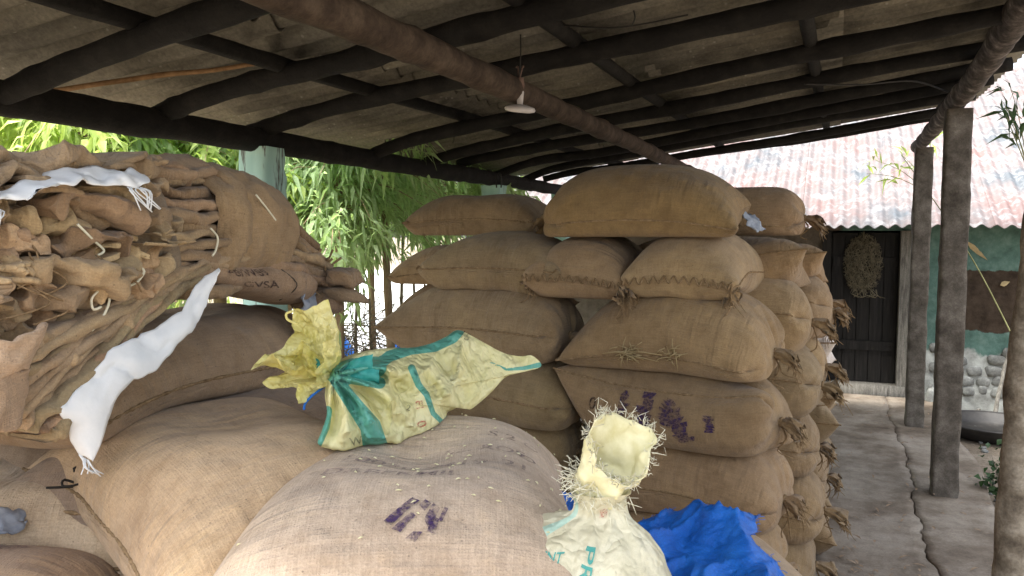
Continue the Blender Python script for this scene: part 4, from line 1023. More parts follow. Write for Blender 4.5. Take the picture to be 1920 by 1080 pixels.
# crumpled folded ends at the near end of the pile, seen edge on
ends = thing('crumpled_sack_pile', 'heap of crumpled folded gunny sacks with frayed edges at the left edge', 'sack heap', (-1.7, 1.15, 1.30))
def squiggle(y, z, wd, folds, amp, seed, xf, depth=.34, tint=BT, tilt=0.):
    """a folded sack seen at its open edges: a meander line, drawn back into the heap"""
    r = np.random.default_rng(seed); pts = []; n = 16*folds
    for i in range(n):
        t = i/(n-1)*folds; k = int(min(t, folds-1)); u = t-k
        yy = (u if k % 2 == 0 else 1-u)-.5; bulge = math.sin(PI*u)*.35
        pts.append([yy*wd*(1-.12*k)+r.normal()*.002, (k-folds/2)*amp+amp*(.5-.5*math.cos(PI*u))*(1)+amp*.9*bulge*(r.uniform(.6, 1))])
    P = spline(np.array([[p[0], p[1], 0] for p in pts])[::3], n)[:, :2]
    c, s_ = math.cos(tilt), math.sin(tilt); P = P@np.array([[c, s_], [-s_, c]])
    nd = 12; V = []
    for j in range(nd):
        q = j/(nd-1); x = xf-depth*q+.012*np.sin(np.arange(n)*.5+seed)*(1-q)+.01*r.normal()*(j > 0)
        V.append(np.stack([x+.006*r.normal(size=n)*(j == 0), y+P[:, 0]*(1-.1*q), z+P[:, 1]*(1-.15*q)], 1))
    V = crumple(np.concatenate(V), .007, 20, seed); F = gridfaces(nd, n)
    o = part('folded_end', V, F, M['jute'], ends, uv=uvof(V), color=tint)
    md = o.modifiers.new('thick', 'SOLIDIFY'); md.thickness = .013; md.offset = 0; md = o.modifiers.new('smooth', 'SUBSURF'); md.levels = md.render_levels = 1
rE = np.random.default_rng(33); k = 0
def fold_lump(y, z, wd, th, xf, seed, tint, tilt):
    """one soft rumpled fold of sacking, rounded towards the open side"""
    r = np.random.default_rng(seed); n = 34; t = np.linspace(-1, 1, n); ph = r.uniform(0, 6, 4)
    yy = y+t*wd/2; zz = z+tilt*t*wd/2+.010*np.sin(t*4+ph[0])+.006*np.sin(t*9+ph[1]); xx = xf+.022*np.sin(t*3.5+ph[2])+.012*np.sin(t*8+ph[3])-.03*t**4
    prof = np.clip(1-np.abs(t)**6, .12, 1)**.5
    V, F = loft(np.stack([xx, yy, zz], 1), lambda i, q: slab_ring(.26, th*prof[i]*(1+.3*math.sin(t[i]*6+ph[1]))))
    V = crumple(crumple(crumple(V, .010, 42, seed), .0055, 120, seed+9), .002, 300, seed+19)
    o = part('folded_end', V, F, M['jute'], ends, uv=uvof(V), color=tint); md = o.modifiers.new('smooth', 'SUBSURF'); md.levels = md.render_levels = 1
z = 1.38
while z < 1.875:
    y = .80+rE.uniform(0, .12); h = rE.uniform(.026, .045)
    while y < 1.40:
        w = rE.uniform(.10, .24); lim = 1.42 if z > 1.62 else 1.36-(1.62-z)*.55
        if y+w/2 < lim+.03:
            xf = -1.475-.10*max(0, z-1.66)+rE.normal()*.022-(.05 if z < 1.5 else 0); tn = vary(400+k, .16, (.36, .26, .16)); tl_ = rE.normal()*.16
            fold_lump(y+w/2, z+h/2+rE.normal()*.006, w*1.15, h*1.15, xf, 400+k, tn, tl_)
            if k % 5 == 0 and z > 1.6: squiggle(y+w/2, z+h/2, w*.8, 3, h/2.6, 460+k, xf+.03, depth=.16, tint=tn, tilt=tl_)
            k += 1
        y += w*.9
    z += h*.92
# solid core behind the squiggles: a few folded slabs so the heap has body
for j, z in enumerate(np.arange(1.37, 1.86, .06)):
    yy = np.linspace(.70, 1.37-(.12 if z < 1.55 else 0), 24); xx = -1.60-.1*max(0, z-1.66)+.012*np.sin(yy*13+j)
    V, F = loft(np.stack([xx, yy, z+.008*np.sin(yy*9+j)], 1), lambda i, t: slab_ring(.42, .058)); V = crumple(V, .006, 18, 500+j)
    part('folded_layer', V, F, M['jute'], ends, uv=uvof(V), color=vary(500+j, .1, (.28, .2, .125)))
# loose strings
def strings(parent, items, mat, name='loose_string', r=.0022):
    for pts in items:
        v, f = tube(spline(pts, 14), r, 5); part(name, v, f, M[mat], parent)
its = []
for i in range(5):
    x, y = rE.uniform(20, 220), rE.uniform(430, 530); p0 = atX(x, y, -1.465); l = rE.uniform(.05, .14)
    its.append([p0, p0+[.02, rE.normal()*.03, -l*.2], p0+[.025, rE.normal()*.05, -l*.7], p0+[.02, rE.normal()*.06, -l]])
strings(ends, its, 'rope')
strings(ends, [[atX(x, y, -1.45) for x, y in pl] for pl in (((190, 575), (175, 580), (172, 560), (185, 545), (200, 530)), ((172, 620), (195, 590), (205, 560), (195, 530)), ((230, 540), (255, 530), (270, 510), (262, 500)), ((145, 420), (175, 450), (195, 470), (180, 480)))], 'fiber_pale', r=.003)
strings(bundle, [[atX(x, y, -1.47) for x, y in pl] for pl in (((240, 393), (275, 405), (293, 420), (296, 437)), ((395, 428), (408, 445), (405, 468), (398, 480)), ((480, 365), (500, 390), (517, 413)))], 'fiber_pale', r=.0028)
# tattered right end of the bundle: hanging frayed shreds
for i in range(34):
    y = rB.uniform(2.06, 2.22); x = -1.50+rB.uniform(-.18, .03); z0 = 1.60+rB.uniform(-.03, .10); l = rB.uniform(.04, .13)
    p0 = np.array([x, y, z0]); v, f = tube(spline([p0, p0+[rB.normal()*.015, rB.normal()*.02, -l*.5], p0+[rB.normal()*.02, rB.normal()*.03, -l]], 8), [.004, .004, .0035, .0035, .003, .003, .002, .0015], 5)
    part('frayed_shred', v, f, M['rope'], bundle)
for i in range(7):
    c = np.array([-1.55+rB.normal()*.06, 2.12+rB.normal()*.03, 1.52+rB.normal()*.035]); v, f = blob(c, (.06, .05, .028), 620+i, 14, 9)
    v = crumple(v, .01, 35, 630+i); part('crumpled_corner', v, f, M['jute'], bundle, uv=uvof(v), color=vary(620+i, .12, (.26, .185, .12)))
# fan of folded sacks hanging over the near end of the long brown sack
fan = thing('draped_folded_sacks', 'fanned stack of folded gunny sacks draped below the bundle beside the white cloth', 'sack stack', (-1.65, 1.4, 1.45))
nf = 10
for k in range(nf):
    u = k/(nf-1); n = 46
    P0 = np.array([-1.495-.004*k, 1.70, 1.675-.004*k]); PM = np.array([-1.475, 1.42, 1.615-.055*u]); PE = np.array([-1.44, 1.04+.13*u, 1.50-.12*u])
    pth = spline([P0+[0, .14, .004], P0, PM, PE, PE+[.01, -.06, -.03-.01*u]], n); ph = rB.uniform(0, 6, 2); t = np.linspace(0, 1, n)
    pth[:, 2] += .004*np.sin(t*20+ph[0]); pth[:, 0] += .006*np.sin(t*14+ph[1])+rB.normal()*.005
    V, F = loft(pth, lambda i, t: slab_ring(.36, .020*(1+.35*t)*(1+.2*math.sin(i*.7+ph[0])))); V = crumple(crumple(V, .005, 40, 700+k), .002, 150, 730+k)
    part('folded_layer', V, F, M['jute'], fan, uv=uvof(V), color=vary(700+k, .12, (.36, .26, .165)))
for k, (xx0, yy0, xx1, yy1, X_) in enumerate(((0, 600, 82, 705, -1.40), (0, 712, 60, 800, -1.40))):   # flat flaps at the frame edge
    n = 12; GL = []
    for i in range(n):
        for j in range(n):
            a_, b_ = i/(n-1), j/(n-1); GL.append(atX(xx0-60+(xx1-xx0+60)*a_-14*b_*(k == 0), yy0+(yy1-yy0)*b_, X_+.03*math.sin(a_*3)))
    V = crumple(crumple(np.array(GL), .018, 16, 720+k), .005, 70, 730+k); o = part('folded_flap', V, gridfaces(n, n), M['jute'], fan, uv=uvof(V), color=(.40, .29, .20)); md = o.modifiers.new('thick', 'SOLIDIFY'); md.thickness = .016; md.offset = -1; md = o.modifiers.new('smooth', 'SUBSURF'); md.levels = md.render_levels = 1
# folded sack end with purple lettering between bundle and long brown sack
roll = thing('lettered_folded_sack', 'folded sack end covered in purple lettering, above the long brown sack', 'folded sack', (-1.6, 1.85, 1.56))
nr = 30; yy = np.linspace(1.60, 2.10, nr); m = 36; th = np.linspace(0, 2*PI, m, endpoint=False); V = []
for i, y in enumerate(yy):
    t = i/(nr-1); zt = 1.672+.0*t-.02*t*t; zb = 1.615-.115*t; rz_ = (zt-zb)/2*(1 if t > .02 else .6); e = .8
    endr = math.sqrt(max(0.02, 1-max(0, (t-.86)/.14)**2))
    V.append(np.stack([-1.62+np.sign(np.cos(th))*np.abs(np.cos(th))**e*(.12+.03*t)*(.55+.45*endr), np.full(m, y)-.10*t*np.clip(np.sin(th), 0, 1), (zt+zb)/2+np.sign(np.sin(th))*np.abs(np.sin(th))**e*rz_*endr], 1))
Vr = crumple(np.concatenate(V), .004, 12, 801); F = [q[::-1] for q in gridfaces(nr, m, True)]+[tuple(range(m)), tuple((nr-1)*m+q for q in range(m-1, -1, -1))]
part('folded_cloth', Vr, F, M['jute'], roll, uv=uvof(Vr)*1.0, color=(.32, .225, .15))
VG = Vr.reshape(nr, m, 3)
def roll_map(v, cy, cz, ang):
    c, s_ = math.cos(ang), math.sin(ang); q = v@np.array([[c, s_], [-s_, c]])
    # place by walking the visible (+X) side of the roll
    out = []
    for a, b in q:
        fi = np.clip((cy+a-1.60)/.5*(nr-1), 0, nr-1.001); i = int(fi); thv = cz+b/.11; fj = (thv % (2*PI))/(2*PI)*m; j = int(fj) % m; fj -= int(fj)
        p = (VG[i, j]*(1-fj)+VG[i, (j+1) % m]*fj)*(1-(fi-i))+(VG[i+1, j]*(1-fj)+VG[i+1, (j+1) % m]*fj)*(fi-i)
        c0 = VG[i].mean(0); d = p-c0; d[1] = 0; out.append(p+d/np.linalg.norm(d)*.004)
    return np.array(out)
for txt, sz, cy, cz, an in (('WMAVIB', .05, 1.73, .75, .15), ('6/W89', .05, 1.79, .18, .2), ('GVSA', .05, 1.82, -.3, .25), ('2K', .05, 1.72, .2, .2)):
    v2, f2 = text2d(txt, sz); part('printed_lettering', roll_map(v2, cy, cz, an), f2, M['ink_dark'], roll)['kind'] = 'stuff'
strings(roll, [[VG[int(nr*.68)+0, j]+(VG[int(nr*.68), j]-VG[int(nr*.68)].mean(0))*.02 for j in (8, 4, 0, 34, 30)]], 'wire_dark', 'stitch_line', .0015)
# ---------------------------------------------------------------- white woven plastic pieces
def cloth_between(name, up, lo, Xu, Xl, label, mat, n=64, m=13, amp=.005, seed=1, cat='cloth', bulge=.02):
    U = spline(np.array([atX(x, y, X_) for (x, y), X_ in zip(up, np.broadcast_to(Xu, len(up)))]), n); L_ = spline(np.array([atX(x, y, X_) for (x, y), X_ in zip(lo, np.broadcast_to(Xl, len(lo)))]), n)
    V = []
    for i in range(n):
        for j in range(m):
            t = j/(m-1); V.append(U[i]*(1-t)+L_[i]*t+np.array([bulge*math.sin(PI*t), 0, 0]))
    V = crumple(np.array(V), amp, 20, seed); nq = Noise(10, 38, seed+4); V[:, 0] += .012*(np.sqrt(np.abs(nq(V*[1, 1, .6])))-.7); V[:, 2] += .003*Noise(10, 90, seed+6)(V); org = V.mean(0)
    o = mesh_obj(name, V-org, gridfaces(n, m), M[mat]); o.location = org; md = o.modifiers.new('thick', 'SOLIDIFY'); md.thickness = .003
    tag(o, label, cat); return o, U, L_, org
o, U, L_, og = cloth_between('white_plastic_cloth', [(405, 503), (385, 522), (345, 572), (290, 617), (225, 655), (165, 705), (128, 738), (95, 778), (118, 800), (128, 830), (148, 852)],
    [(404, 510), (397, 540), (372, 592), (330, 645), (285, 690), (245, 720), (215, 755), (196, 795), (184, 822), (174, 845), (165, 862)], -1.435, -1.42, 'white plastic cloth strip hanging along the draped folded sacks', 'white_pp', bulge=.006, seed=41, amp=.008, m=15)
for i in range(7):
    p0 = L_[-1]*(i/6)+U[-1]*(1-i/6); v, f = tube(spline([p0, p0+[.01, rE.normal()*.008, -.02], p0+[.01, .01+rE.normal()*.012, -.04]], 8), .0016, 4); mesh_obj('frayed_thread', v-og, f, M['white_pp'], o)
o, U, L_, og = cloth_between('white_plastic_rag', [(-20, 372), (25, 345), (62, 335), (112, 322), (160, 312), (205, 318), (245, 322), (268, 338)],
    [(-20, 402), (8, 392), (45, 382), (75, 362), (110, 352), (165, 347), (215, 350), (262, 352)], (-1.47,)*8, (-1.405,)*8, 'pale white plastic rag lying along the top of the crumpled sacks', 'white_pp', bulge=.02, seed=51, amp=.009)
for i in range(14):
    s_ = i/13; p0 = L_[int(s_*3)]*.6+U[int(s_*3)]*.4 if i < 6 else L_[-1-(i % 6)]
    v, f = tube(spline([p0, p0+[.015, rE.normal()*.015, -.01], p0+[.02, rE.normal()*.02+(.02 if i > 5 else -.02), -.035-.02*rE.random()]], 8), .0018, 4); mesh_obj('frayed_thread', v-og, f, M['white_pp'], o)
c = atX(578, 578, -1.52); n = 14; V = np.array([c+np.array([.03*a*a, (a*.06), b*.055-.02*a+.015*math.sin(a*5)]) for a in np.linspace(-1, 1, n) for b in np.linspace(-1, 1, n)])
V = crumple(crumple(V, .010, 40, 61), .006, 110, 64)-c; o = mesh_obj('plastic_scrap', V, gridfaces(n, n), M['grey_plastic']); o.location = c; md = o.modifiers.new('thick', 'SOLIDIFY'); md.thickness = .003
tag(o, 'grey-blue torn plastic scrap under the frayed right end of the bundle', 'plastic')
c = atZ(5, 985, 1.10); V = np.array([c+np.array([a*.035, b*.05, .02*math.cos(a*2)*math.cos(b*2)]) for a in np.linspace(-1, 1, n) for b in np.linspace(-1, 1, n)])
V = crumple(crumple(V, .010, 40, 62), .006, 110, 63)-c; o = mesh_obj('plastic_scrap', V, gridfaces(n, n), M['grey_plastic']); o.location = c; md = o.modifiers.new('thick', 'SOLIDIFY'); md.thickness = .004
tag(o, 'crumpled blue-grey plastic at the lower left edge, between two sacks', 'plastic')
c = atY(1398, 408, 3.86); V = np.array([c+np.array([a*.06+.02*b, b*.05, .02*math.cos(a*3)-.035*a]) for a in np.linspace(-1, 1, n) for b in np.linspace(-1, 1, n)])
V = crumple(crumple(V, .010, 50, 65), .006, 130, 66)-c; o = mesh_obj('plastic_scrap', V, gridfaces(n, n), M['grey_plastic']); o.location = c; md = o.modifiers.new('thick', 'SOLIDIFY'); md.thickness = .003
tag(o, 'crumpled grey plastic between the topmost sack and the dark rounded sack end', 'plastic')
# black twisted twine by the pointed corner of the tan sack
c = atZ(170, 893, 1.17); it = [[c+[0, 0, .02], c+[.01, -.02, .035], c+[.0, -.045, .03], c+[.01, -.03, .012], c+[.03, .0, .015], c+[.06, .05, .02]], [c+[.01, -.05, .0], c+[.0, -.07, .012], c+[.015, -.085, .004], c+[.03, -.06, .002], c+[.05, .0, .01]], [c+[-.02, -.10, .0], c+[.0, -.07, -.005], c+[.02, -.03, -.01], c+[.03, .0, .0]]]
tw = thing('black_twine', 'short curls of black twine beside the pointed corner of the tan sack', 'twine', c)
strings(tw, it, 'wire_dark', 'twine_strand', .003)

# ================================================================== YELLOW BAG ON THE PRINTED SACK
hb = fore_hf
def topz(p): return float(hb.at(np.array([[p[0], p[1], 0]]))[0])
pc_ = atY(622, 706, 1.0); 
def atdep(x, y, dep): d = ray(x, y); k = dep/(d@FH); return C0+d*k
neck = atdep(624, 702, 1.80); tail = atdep(1012, 683, 2.16); tail2 = atdep(880, 762, 2.06)
OUT = np.array([(622, 688), (650, 668), (690, 657), (730, 652), (770, 652), (805, 645), (835, 632), (858, 619), (885, 630), (912, 645), (945, 662), (975, 668), (998, 667), (1015, 686), (985, 697), (950, 706), (922, 735), (897, 757), (880, 768), (866, 760), (850, 768), (838, 775), (834, 800), (800, 818), (765, 832), (745, 843), (728, 836), (700, 838), (672, 842), (645, 849), (618, 842), (596, 832), (604, 806), (613, 775), (609, 742), (612, 716)], float)
nA_ = 216; OUTS = spline(np.vstack([OUT, OUT[:1]]), nA_+1)[:-1] if False else spline(np.hstack([np.vstack([OUT, OUT[:1]]), np.zeros((len(OUT)+1, 1))]), nA_+1)[:-1, :2]
CEN = np.array([745., 748.]); nR = 34
def bdep(x, y): return 1.745+(x-600)/415*.43+.085*(722-y)/100
teal = [([(624, 704), (665, 760), (695, 800), (705, 842)], 11, 24), ([(624, 700), (660, 690), (705, 688)], 16, 20), ([(624, 706), (668, 712), (712, 718)], 8, 11), ([(705, 688), (730, 668), (770, 655), (815, 650), (850, 634), (862, 620)], 11, 9), ([(905, 672), (950, 693), (985, 690), (1012, 684)], 1, 5), ([(596, 832), (610, 800), (614, 770)], 8, 9), ([(772, 690), (785, 722), (800, 740), (812, 775), (838, 800)], 7, 4)]
def seg_dist(P, pl, w0, w1):
    best = np.full(len(P), 1e9); n = len(pl)-1
    for i in range(n):
        a, b = np.array(pl[i], float), np.array(pl[i+1], float); t = np.clip(((P-a)@(b-a))/((b-a)@(b-a)), 0, 1)
        best = np.minimum(best, np.linalg.norm(P-(a+np.outer(t, b-a)), axis=1)-(w0+(w1-w0)*(i+t)/n))
    return best
NK = np.array([624., 703.]); Vb, UVb = [], []
nF1, nF2, nF3 = Noise(10, .030, 5), Noise(10, .085, 6), Noise(10, .02, 9)
for side in (-1, 1):
    for i in range(nR+1):
        r = i/nR; P = CEN+(OUTS-CEN)*r; x, y = P[:, 0], P[:, 1]
        e = np.sqrt(max(0, 1-r**2.6)); q = P-NK; rr = np.hypot(*q.T); ph = np.arctan2(q[:, 1], q[:, 0])
        fold = .034*np.exp(-((rr-80)/80)**2)*np.sin(ph*13+1.3*np.sin(rr*.03))                      # pleats fanning from the knot
        z3 = np.stack([x, y, 0*x], 1); g1 = np.abs(nF1(z3*[1, .55, 1])); g2 = np.abs(nF2(z3*[1, .7, 1]))
        fold = fold+.050*(np.sqrt(g1)-.75)+.014*(np.sqrt(g2)-.75)
        w_ = np.exp(-(((x-835)/45)**2+((y-715)/50)**2)); fold = fold+.034*w_*np.sin((x*.8-y*.5)*.14)   # bunched folds towards the tail
        th_ = .085*np.clip(1-(x-780)/330*(x > 780), .25, 1)
        d = bdep(x, y)+side*(th_*e)*(1 if side < 0 else .75)+side*fold*min(1, e*1.5)*(-1 if side < 0 else 1)
        R_ = FWD*FPX+np.outer(x-960, RGT)+np.outer(540-y, UPV); Vb.append(C0+R_*(d/(R_@FH))[:, None])
        sd_ = np.min([seg_dist(P, *t_) for t_ in teal], 0); UVb.append(np.stack([x/500, sd_/100], 1))
Vb = np.concatenate(Vb); UVb = np.concatenate(UVb); nr1 = (nR+1)*nA_
hz_ = fore_hf.smooth(2).at(Vb)+.004; Vb[:, 2] = np.maximum(Vb[:, 2], hz_)
Fb = gridfaces(nR+1, nA_, True); Fb = [q[::-1] for q in Fb]+[tuple(i+nr1 for i in q) for q in Fb]
mid = Vb.mean(0)
yb = thing('yellow_bag', 'yellow plastic bag with teal stripes, tied, lying on the printed sack', 'bag', (mid[0], mid[1], 1.29))
part('bag_body', Vb, Fb, M['yellow_pp'], yb, uv=UVb)
# gathered mouth: ruffled tube that opens out past the knot
def ruffle(base, dirn, L, r0, r1, seed, mat, parent, name, n=110, m=22, lob=(3, 5, 11), curl=.7, squash=.75, frill=.5):
    r = np.random.default_rng(seed); d = np.array(dirn, float); d /= np.linalg.norm(d); a = np.cross(d, [0, 0, 1.0]); a /= np.linalg.norm(a); b = np.cross(a, d); ph = r.uniform(0, 6, 5); th = np.linspace(0, 2*PI, n, endpoint=False); V = []
    for i in range(m):
        t = i/(m-1); rad = r0+(r1-r0)*(t**.75)
        w = 1+frill*t*(.55*np.sin(lob[0]*th+ph[0]+t)+.45*np.sin(lob[1]*th+ph[1]-t*2))+.16*t*np.sin(lob[2]*th+ph[2]+t*3)+.05*np.sin(23*th+ph[4])
        along = L*(t-.35*curl*t*t*(1+.6*np.sin(lob[0]*th+ph[3])))+.02*t*np.sin(lob[1]*th+ph[2])
        V.append(base+np.outer(along, d)+np.outer(np.cos(th)*rad*w, a)+np.outer(np.sin(th)*rad*w*squash, b))
    V = crumple(crumple(np.concatenate(V), .007, 40, seed), .0018, 110, seed+3); F = gridfaces(m, n, True)
    o = part(name, V, F, M[mat], parent, uv=np.stack([np.tile(th/2/PI, m), np.repeat(np.linspace(0, 1, m), n)], 1)); return o, V.reshape(m, n, 3)
md_ = atdep(570, 668, 1.74)-neck
ruffle(neck-md_*.02, md_+np.array([0, 0, .02]), .15, .013, .085, 91, 'yellow_film', yb, 'gathered_mouth', lob=(2, 3, 7), curl=.5, squash=1.0, frill=.30)
ruffle(neck, atdep(545, 700, 1.72)-neck, .125, .012, .062, 94, 'yellow_film', yb, 'gathered_mouth', lob=(3, 4, 8), curl=.6, squash=.9, frill=.25)
ring = [neck+np.array([0, 0, .020*math.sin(t)])+FH*.020*math.cos(t) for t in np.linspace(0, 2*PI, 17)]
part('tie_cord', *tube(ring, .006, 6, False), M['teal_strip'], yb)
part('tie_cord', *tube(spline([neck+[0, 0, -.015], atdep(590, 738, 1.72), atdep(573, 755, 1.71), atdep(570, 768, 1.71)], 12), .0028, 5), M['blue_tarp'], yb)
part('tie_cord', *tube(spline([atdep(560, 608, 1.74), atdep(540, 600, 1.73), atdep(537, 588, 1.73), atdep(552, 583, 1.73)], 12), .003, 5), M['yellow_film'], yb)
for k, (x0, y0, x1, y1, x2, y2, w) in enumerate(((632, 700, 665, 685, 700, 680, .020), (630, 706, 672, 702, 712, 705, .018), (612, 700, 602, 692, 592, 682, .016))):
    c_ = spline([atdep(x0, y0, 1.775), atdep(x1, y1, 1.75), atdep(x2, y2, 1.775)], 12); V = []
    for i, p in enumerate(c_):
        for j in np.linspace(-1, 1, 5): V.append(p+UPV*j*w*(.35+.65*i/11)+FH*(-.012*(1-j*j))+FH*.006*math.sin(i*1.3+j*4))
    part('teal_strip', np.array(V), gridfaces(12, 5), M['teal_strip'], yb)
def bag_print(txt, sz, x, y, ang, mat):
    v2, f2 = text2d(txt, sz); c, s_ = math.cos(ang), math.sin(ang); q = v2@np.array([[c, s_], [-s_, c]])*1507/1.75; fr_ = Vb[:nr1]; pj = proj(fr_); out = []
    for px_, py_ in q:
        w_ = np.array([x+px_, y-py_]); k = int(np.argmin(((pj-w_)**2).sum(1))); d = ray(*w_); out.append(C0+d*(((fr_[k]-C0)@FH-.008)/(d@FH)))
    part('printed_lettering', np.array(out), f2, M[mat], yb)['kind'] = 'stuff'
bag_print('W', .026, 668, 828, .2, 'ink_black'); bag_print('15', .024, 872, 630, -.5, 'ink_black'); bag_print('2', .018, 766, 765, -.3, 'ink_black')
bag_print('0', .03, 790, 795, -1.3, 'ink_red'); bag_print('E1', .022, 786, 760, -1.4, 'ink_red')

# ================================================================== PALE BAG AND BLUE SHEET
pbase = atdep(1118, 1010, 1.36); pbz = topz(pbase)
pb = thing('pale_yellow_bag', 'pale yellow plastic bag standing upright with frayed open mouth', 'bag', (pbase[0], pbase[1], .79))
nth = 96; th = np.linspace(0, 2*PI, nth, endpoint=False); prof = [(.06, .79), (.125, .80), (.15, .86), (.155, .95), (.15, 1.05), (.14, 1.13), (.125, 1.185), (.10, 1.22), (.07, 1.243), (.048, 1.262), (.042, 1.285), (.050, 1.305)]
prof = spline(np.array([[r, z, 0] for r, z in prof]), 44)[:, :2]; V = []
ph = rE.uniform(0, 6, 5)
for r, z in prof:
    q = np.clip((z-.95)/.3, 0, 1); qq = q*np.clip((1.262-z)/.03+.35, .35, 1); w = 1+.10*np.sin(2*th+ph[0])*(1-q*.5)+.09*q*np.sin(3*th+ph[1])+.05*qq*np.sin(7*th+ph[2]+3*z*8)+.045*qq*np.sin(12*th+ph[3])
    sh = .035*np.exp(-((z-1.19)/.05)**2)*np.clip(np.cos(th-(YAW+PI)), 0, 1)   # lump on the left shoulder
    V.append(np.stack([pbase[0]+np.cos(th)*r*w, pbase[1]+np.sin(th)*r*w, np.full(nth, z)+sh], 1))
V = np.concatenate(V); rd = V-np.array([pbase[0], pbase[1], 0]); rd[:, 2] = 0; rd /= np.linalg.norm(rd, axis=1)[:, None]+1e-9; V = crumple(V, .008, 14, 95)+rd*(.016*(np.sqrt(np.abs(Noise(10, 18, 98)(V*[1, 1, .8])))-.8)-.007*(np.sqrt(np.abs(Noise(10, 60, 99)(V*[1, 1, .5])))-.8))[:, None]; VP = V.reshape(44, nth, 3)
uvp = np.stack([np.repeat(np.linspace(0, 1, 44), nth), np.tile(th/2/PI, 44)], 1)
part('bag_body', V, [q for q in gridfaces(44, nth, True)], M['pale_pp'], pb, uv=uvp)
nk = np.array([pbase[0], pbase[1], 1.297]); up_ = np.array([0, 0, 1.0])+RGT*.42-FH*.25
def mouthtube():
    d = up_/np.linalg.norm(up_); a = RGT-d*RGT.dot(d); a /= np.linalg.norm(a); b = np.cross(d, a); m, n = 20, 72; th = np.linspace(0, 2*PI, n, endpoint=False); V = []
    cam_side = np.sin(th+0)                                   # b points away from / towards the camera
    sgn = -1 if b@FH > 0 else 1
    for i in range(m):
        t = i/(m-1); rad = .040+.020*t; obl = .060*t*(-sgn*np.sin(th)*-1)
        w = 1+.05*np.sin(7*th+ph[0])*(1-t)+.07*np.sin(3*th+ph[1]+t)
        L = .115*t*(1-.55*np.clip(sgn*np.sin(th), -.2, 1))
        V.append(nk+np.outer(L, d)+np.outer(np.cos(th)*rad*w*1.0, a)+np.outer(np.sin(th)*rad*w*.8, b))
    return crumple(crumple(np.concatenate(V), .006, 60, 97), .0025, 160, 98), gridfaces(m, n, True), n, m, d, a, b
Vm, Fm, n_, m__, d_, a_, b_ = mouthtube(); om = part('open_mouth', Vm, Fm, M['straw_film'], pb); md = om.modifiers.new('thick', 'SOLIDIFY'); md.thickness = .002
rim = Vm.reshape(m__, n_, 3)[-1]; cenr = rim.mean(0); fr = MB()
for i in range(200):
    k = rE.integers(n_); p0 = rim[k]+rE.normal(size=3)*.004; o_ = (p0-cenr); o_ /= np.linalg.norm(o_)+1e-9; l = rE.uniform(.005, .017)
    e = o_*l*rE.uniform(.2, .9)+d_*l*rE.uniform(.1, .9)+rE.normal(size=3)*l*.4
    fr.add(*tube([p0, p0+e*.5+rE.normal(size=3)*.006, p0+e], [.0007, .0006, .0003], 4))
for i in range(300):
    p0 = nk+d_*rE.uniform(-.01, .03)+a_*rE.uniform(-.055, .045)+b_*rE.uniform(-.04, .04); o_ = p0-nk; o_ -= d_*o_.dot(d_); l = rE.uniform(.012, .035)
    e = o_/(np.linalg.norm(o_)+1e-6)*l*.7+rE.normal(size=3)*l*.45
    fr.add(*tube([p0, p0+e*.5+rE.normal(size=3)*.006, p0+e], [.0009, .0008, .0004], 4))
v, f = fr.get(); kind(part('frayed_fibre', v, f, M['fiber_pale'], pb), 'stuff')
def pale_decal(v2, f2, th0, z0, ang, mat, sc=1.0):
    c, s_ = math.cos(ang), math.sin(ang); q = v2@np.array([[c, s_], [-s_, c]]); out = []
    zs = VP[:, :, 2].mean(1)
    for x, z in q:
        zz = z0+z; i = int(np.clip(np.searchsorted(zs, zz)-1, 0, 42)); u = np.clip((zz-zs[i])/(zs[i+1]-zs[i]+1e-9), 0, 1); t = (th0+x/.15) % (2*PI); fj = t/(2*PI)*nth; j = int(fj) % nth; fj -= int(fj)
        p = (VP[i, j]*(1-fj)+VP[i, (j+1) % nth]*fj)*(1-u)+(VP[i+1, j]*(1-fj)+VP[i+1, (j+1) % nth]*fj)*u
        d = p-np.array([pbase[0], pbase[1], p[2]]); out.append(p+d/np.linalg.norm(d)*.004+[0, 0, .002])
    part('printed_lettering', np.array(out), f2, M[mat], pb)['kind'] = 'stuff'
thc = math.atan2(-pbase[1], -pbase[0])                        # side of the bag towards the walkway end of the pile
pale_decal(*text2d('PROD', .036), thc-.10, 1.19, -PI/2+.0, 'ink_teal')
pale_decal(*text2d('CEMENT', .022), thc-.75, 1.205, .2, 'ink_teal')
pale_decal(*text2d('ULTRA', .03), thc-.95, 1.10, -PI/2, 'ink_teal')
pale_decal(*text2d('AL', .04), thc+.75, 1.13, -PI/2+.3, 'ink_teal')
pale_decal(*text2d('NEW', .018), thc+.1, 1.272, .05, 'ink_red')
# blue sheet: crumpled plastic draped over the sack behind the pale bag
hs_ = fore_hf.smooth(6); nu_, nv_ = 90, 80; V = []
for i in range(nu_):
    for j in range(nv_):
        la = .10+.46*i/(nu_-1); de = 1.46+.52*j/(nv_-1)
        la += .02*math.sin(de*31)+.012*math.sin(de*77+1); de += .02*math.sin(la*29+2)
        V.append(H(la, de, 0))
V = np.array(V); base = hs_.at(V); lat_ = V@RGT; dep_ = V@FH
nA, nB, nC = Noise(10, 11, 111), Noise(12, 30, 112), Noise(12, 110, 113)
ridge = .045*(1-np.sqrt(np.abs(nA(V*[1, .7, 1]))))+.020*(1-np.sqrt(np.abs(nB(V*[1, .5, 1]))))+.003*(1-np.abs(nC(V)))
V[:, 2] = np.clip(base, .93, 1.03)+.012+np.clip(ridge+.02, 0, .2)*1.1
o = mesh_obj('blue_sheet', V-V.mean(0), gridfaces(nu_, nv_), M['blue_tarp']); o.location = V.mean(0); md = o.modifiers.new('thick', 'SOLIDIFY'); md.thickness = .002
